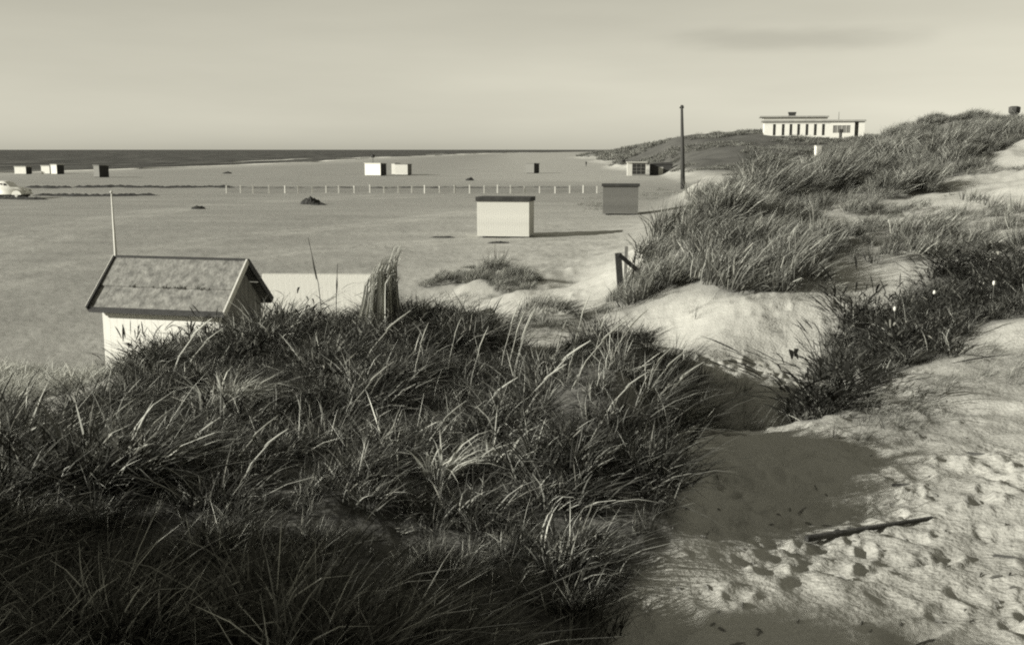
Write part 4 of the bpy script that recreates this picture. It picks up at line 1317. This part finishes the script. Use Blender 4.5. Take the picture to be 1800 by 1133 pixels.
def strandline():
    rn = random.Random(12); b = MB()
    for (xa, xb, yy, wd, n) in ((-71, -43, 156, 1.1, 190), (-57, -44, 127.5, .6, 70), (-59, -52.5, 119.0, .5, 40), (-43, 8, 155, .8, 90)):
        for k in range(n):
            x = rn.uniform(xa, xb); y = yy + rn.gauss(0, wd) + 1.2 * math.sin(x * .4)
            z = gz(x, y); a = rn.uniform(.5, 1.5); h = rn.uniform(.1, .34) * (.3 if n == 90 else 1); m = 7
            ring = [(x + a * (1 + .3 * rn.random()) * math.cos(q * 2 * math.pi / m), y + a * .4 * math.sin(q * 2 * math.pi / m), z - .03) for q in range(m)]
            b.add(ring + [(x, y, z + h)], [(q, (q + 1) % m, m) for q in range(m)])
    tag(b.build('strandline', M_WEED), 'broken dark lines of seaweed left by the tide across the left beach', kind='stuff')
strandline()

# ---------------------------------------------------------------- a walker far down the beach
def person(x, y, label):
    t = thing('person', (x, y, gz(x, y)), R(20), label, 'person')
    m = mat('dark_coat', 0.03, .9)
    me = bpy.data.meshes.new('body')
    J = [(0,0,.92,.15),(0,0,1.2,.16),(0,0,1.42,.17),(0,0,1.54,.06),(0,-.02,1.68,.105),(-.20,0,1.40,.06),(-.26,.03,1.12,.045),(-.24,-.06,.86,.035),(.20,0,1.40,.06),(.26,-.03,1.12,.045),(.24,.06,.86,.035),(-.09,0,.85,.09),(-.11,-.08,.48,.06),(-.11,-.02,.08,.045),(-.11,-.15,.04,.04),(.09,0,.85,.09),(.11,.08,.48,.06),(.11,.14,.08,.045),(.11,.02,.04,.04)]
    E = [(0,1),(1,2),(2,3),(3,4),(2,5),(5,6),(6,7),(2,8),(8,9),(9,10),(0,11),(11,12),(12,13),(13,14),(0,15),(15,16),(16,17),(17,18)]
    me.from_pydata([j[:3] for j in J], E, []); me.update()
    o = bpy.data.objects.new('body', me); COL.objects.link(o); o.parent = t; me.materials.append(m)
    sk = o.modifiers.new('skin', 'SKIN')
    for i, v in enumerate(me.skin_vertices[0].data):
        v.radius = (J[i][3], J[i][3]); v.use_root = (i == 0)
    o.modifiers.new('sub', 'SUBSURF').levels = 1
person(24.6, 352, 'tiny distant person in dark clothes standing on the beach left of the kiosk')

# ---------------------------------------------------------------- plank and sticks in the trodden sand
def lay(name, p, q, w0, w1, h, label, cat, m, group=None, sink=.3, bend=0):
    """irregular board or stick lying between two points on the sand"""
    n = 8; vs = []; fs = []; rn = random.Random(int(abs(p[0] * 977)))
    P = Vector((p[0], p[1])); Q = Vector((q[0], q[1])); d = (Q - P); ln_ = d.length; d.normalize(); s = Vector((-d.y, d.x))
    zp, zq = gz(*p), gz(*q)
    for i in range(n + 1):
        f = i / n; c = P + d * ln_ * f + s * bend * math.sin(math.pi * f)
        z = (zp + (zq - zp) * f) - h * sink; w_ = (w0 + (w1 - w0) * f) / 2 * rn.uniform(.9, 1.1)
        hh = h * (w0 + (w1 - w0) * f) / w0
        for (a, b_) in ((-1, 0), (-1.05, .75), (-.7, 1), (.7, 1), (1.05, .75), (1, 0)):
            vs.append((c.x + s.x * a * w_ - P.x, c.y + s.y * a * w_ - P.y, z + b_ * hh - zp))
    for i in range(n):
        for j in range(6):
            a = i * 6 + j; b_ = i * 6 + (j + 1) % 6; fs.append((a, b_, b_ + 6, a + 6))
    fs += [tuple(range(5, -1, -1)), tuple(n * 6 + j for j in range(6))]
    b = MB(); b.add(vs, fs); o = b.build(name, m); o.location = (p[0], p[1], zp); return tag(o, label, cat, group)
lay('plank', (1.665, 5.66), (2.52, 6.02), .034, .018, .032, 'long dark plank lying across the trodden sand at lower right', 'plank', M_BARK, sink=-.35)
lay('driftwood_stick', (1.78, 9.05), (2.0, 8.72), .05, .03, .05, 'short pale driftwood stick on the far edge of the shaded hollow', 'stick', M_PALEWOOD, sink=.1)
for k, (p, q, lb) in enumerate([((2.62, 5.42), (2.74, 5.22), 'short dark root right of the plank, in the trodden sand'),
                                ((2.6, 6.9), (2.75, 6.75), 'small dark root above the right end of the plank'),
                                ((2.62, 4.86), (2.95, 4.82), 'thin dark root curving out at the lower right corner'),
                                ((3.55, 7.9), (3.62, 7.5), 'crooked dark root on the sand slope at the right edge')]):
    lay('root', p, q, .022, .012, .02, lb, 'root', M_BARK, 'bits of dark root lying in the trodden sand', bend=.03)

# ---------------------------------------------------------------- single plants that stand out
def plant(name, loc, label, parts, m, cat='grass tuft', group=None):
    me = blade_mesh(name, parts, m); o = bpy.data.objects.new(name, me); COL.objects.link(o); o.location = loc
    return tag(o, label, cat, group)
rn = random.Random(21)
# tall tussock with its heads bent over to the right
V, Fc, T = [], [], []
for k in range(300):
    a = rn.uniform(0, 2 * math.pi); r_ = .15 * math.sqrt(rn.random()); h = rn.uniform(.4, .95)
    bx, by = r_ * math.cos(a), r_ * math.sin(a) * .8
    top = h * (1 - .34 * max(0, (.13 - bx) / .28) ** 1.4)
    w0 = rn.uniform(.005, .010); fa = rn.uniform(0, math.pi); wx, wy = math.cos(fa) * w0, math.sin(fa) * w0
    b0 = len(V); tn = rn.choice((.7, 1.2, 1.8, 3.0)); hook = rn.uniform(.05, .16)
    for q in range(7):
        t_ = q / 6
        if t_ < .7: x, z = bx + .05 * t_ + .02 * bx * t_, top * t_ / .82
        else:
            u = (t_ - .7) / .3; x = bx + .04 + hook * u; z = top * (.854 + .12 * math.sin(u * math.pi * .62))
        y = by * (1.5 - .6 * t_); x += bx * .7 * (1 - t_) ** 2
        ww = 1 - .6 * t_
        V += [(x - wx * ww, y - wy * ww, z), (x + wx * ww, y + wy * ww, z)]; T += [tn, tn]
    Fc += [(b0 + 2*q, b0 + 2*q + 1, b0 + 2*q + 3, b0 + 2*q + 2) for q in range(6)]
zt = gz(-1.33, 10.3)
plant('tall_tussock', (-1.33, 10.3, zt - .05), 'tall column-like grass tussock with heads bent right, beside the plain white wall', [(V, Fc, T)], GRASS)
# straw-pale bushy tuft
parts = []
for k in range(5):
    v, f, t_ = blades(rn, 40, .10, .36, .012, .35, .9, 4, .8, (.8, 1, 1.2))
    ox, oy = rn.uniform(-.14, .14), rn.uniform(-.1, .1); parts.append(([(a + ox, b_ + oy, c + .12) for a, b_, c in v], f, t_))
plant('pale_tussock', (-2.1, 7.8, gz(-2.1, 7.8)), 'straw-pale bushy tuft among the dark grass of the near hump', parts, STRAW)
parts = []
for k in range(3):
    v, f, t_ = blades(rn, 34, .10, .3, .012, .35, .9, 4, .8, (.8, 1, 1.2)); ox, oy = rn.uniform(-.2, .2), rn.uniform(-.15, .15)
    parts.append(([(a + ox, b_ + oy, c + .1) for a, b_, c in v], f, t_))
plant('pale_tussock', (-.25, 6.0, gz(-.25, 6.0)), 'straw-pale spreading tuft low in the middle of the near grass', parts, STRAW)
# two thin stems crossing the white wall
for k, (x, y, dx, h, lb) in enumerate([(-1.93, 10.6, -.13, .95, 'thin dark stem leaning left across the plain white wall'), (-1.80, 10.6, .03, .66, 'shorter dark stem standing before the plain white wall')]):
    s = MB(); z = gz(x, y); s.tube([(0, 0, 0), (dx * .3, 0, h * .5), (dx, 0, h)], [.005, .0045, .003], 6); 
    s.tube([(dx * .45, 0, h * .55), (dx * .6, 0, h * .68), (dx * .75, 0, h * .82)], [.004, .010, .003], 6)
    o = s.build('reed', GRASS); a = o.data.attributes.new('tone', 'FLOAT', 'POINT'); a.data.foreach_set('value', [.4] * len(o.data.vertices))
    o.location = (x, y, z); tag(o, lb, 'reed')
# flowering stalks, pale seed heads above the leaves
stalk_proto = None
SP = [(-.12,8.3,.62),(.0,8.2,.6),(-.35,8.0,.5),(-.02,7.9,.55),(.45,8.0,.5),(.62,8.0,.48),(.30,7.9,.4),(.85,8.3,.45),(-.55,8.6,.5),(-.8,8.2,.5),(-1.3,8.8,.5),(.95,7.7,.4),(1.0,7.2,.42),(.9,6.9,.4),(.4,6.8,.45),(-1.25,7.6,.55),(-2.5,6.6,.42),(-2.1,6.2,.42),(-1.7,6.0,.42),(-2.9,6.9,.42),(-1.55,5.75,.4),(-.3,7.2,.5),(.15,7.3,.5),(.7,7.4,.45),(-3.2,9.6,.6),(-3.1,9.7,.5),(.05,7.0,.4),(-.6,6.6,.4),(.55,6.3,.4),(-.05,8.6,.6)]
for k, (x, y, h) in enumerate(SP):
    z = gz(x, y)
    if stalk_proto is None:
        t = stalk_proto = thing('marram_stalk', (x, y, z), 0, 'pale flowering marram stalk rising from the near dune grass', 'grass stalk', 'pale seed stalks in the near dune grass')
        s = MB(); s.tube([(0, 0, 0), (.08, 0, .5), (.22, 0, 1.0)], [.006, .005, .0045], 5); o = s.build('stem', STRAW, t)
        s2 = MB(); s2.tube([(.17, 0, .86), (.20, 0, .95), (.27, 0, 1.12), (.33, 0, 1.25)], [.004, .009, .008, .003], 7); o2 = s2.build('seed_head', STRAW, t)
        for q in (o, o2):
            a = q.data.attributes.new('tone', 'FLOAT', 'POINT'); a.data.foreach_set('value', [1.1] * len(q.data.vertices))
    else:
        t = copy_tree(stalk_proto, (x, y, z), random.uniform(-.5, .5))
    lean = .0 if y > 7.7 and x > -1 else .75
    sc_ = h * random.uniform(.85, 1.1)
    t.scale = (sc_ * (1 + lean * 2), sc_, sc_ * (1 - lean * .3))
# small white blossoms in the dark grass on the right
bl_proto = None
for k, (x, y, lb) in enumerate([(6.15, 15.2, 'white blossom in the dark grass on the right, uppermost of the cluster'), (6.75, 14.6, 'white blossom in the dark grass beside the right edge'), (5.4, 14.6, 'white blossom at the left of the dark grass patch')]):
    if bl_proto is None:
        bl_proto = t = thing('blossom', (x, y, gz(x, y)), 0, lb, 'flower', 'white blossoms in the dune grass')
        s = MB(); s.tube([(0, 0, 0), (.02, 0, .42)], .006, 5); o = s.build('stem', GRASS, t); a = o.data.attributes.new('tone', 'FLOAT', 'POINT'); a.data.foreach_set('value', [.8] * len(o.data.vertices))
        s = MB(); s.tube([(.02, 0, .41), (.02, 0, .43), (.02, 0, .46), (.02, 0, .475)], [.008, .02, .018, .006], 9); s.build('petals', M_WHITE, t)
    else:
        copy_tree(bl_proto, (x, y, gz(x, y)), k, lb)

# straw, chips and shell grit scattered over the trodden sand
def litter():
    rn = random.Random(31); b = MB()
    for k in range(150):
        y = rn.uniform(4, 14) if k % 3 else rn.uniform(4, 7.5); x = rn.uniform(.75, .5 * y + .3)
        z = float(ground(np.array([x]), np.array([y]))[0]); a = rn.uniform(0, math.pi); l_ = rn.uniform(.006, .03) * (1 if k % 9 else 2.5); w_ = rn.uniform(.002, .006)
        c, s = math.cos(a), math.sin(a); h = .006
        b.add([(x - c*l_ - s*w_, y - s*l_ + c*w_, z), (x - c*l_ + s*w_, y - s*l_ - c*w_, z), (x + c*l_ + s*w_, y + s*l_ - c*w_, z + h), (x + c*l_ - s*w_, y + s*l_ + c*w_, z + h), (x - c*l_*.3, y - s*l_*.3, z + h + .006), (x + c*l_*.5, y + s*l_*.5, z + h + .008)],
              [(0, 1, 4), (1, 2, 5, 4), (2, 3, 5), (3, 0, 4, 5)])
    tag(b.build('sand_litter', M_STRAWBIT), 'dark bits of straw and twig strewn over the trodden sand', kind='stuff')
litter()
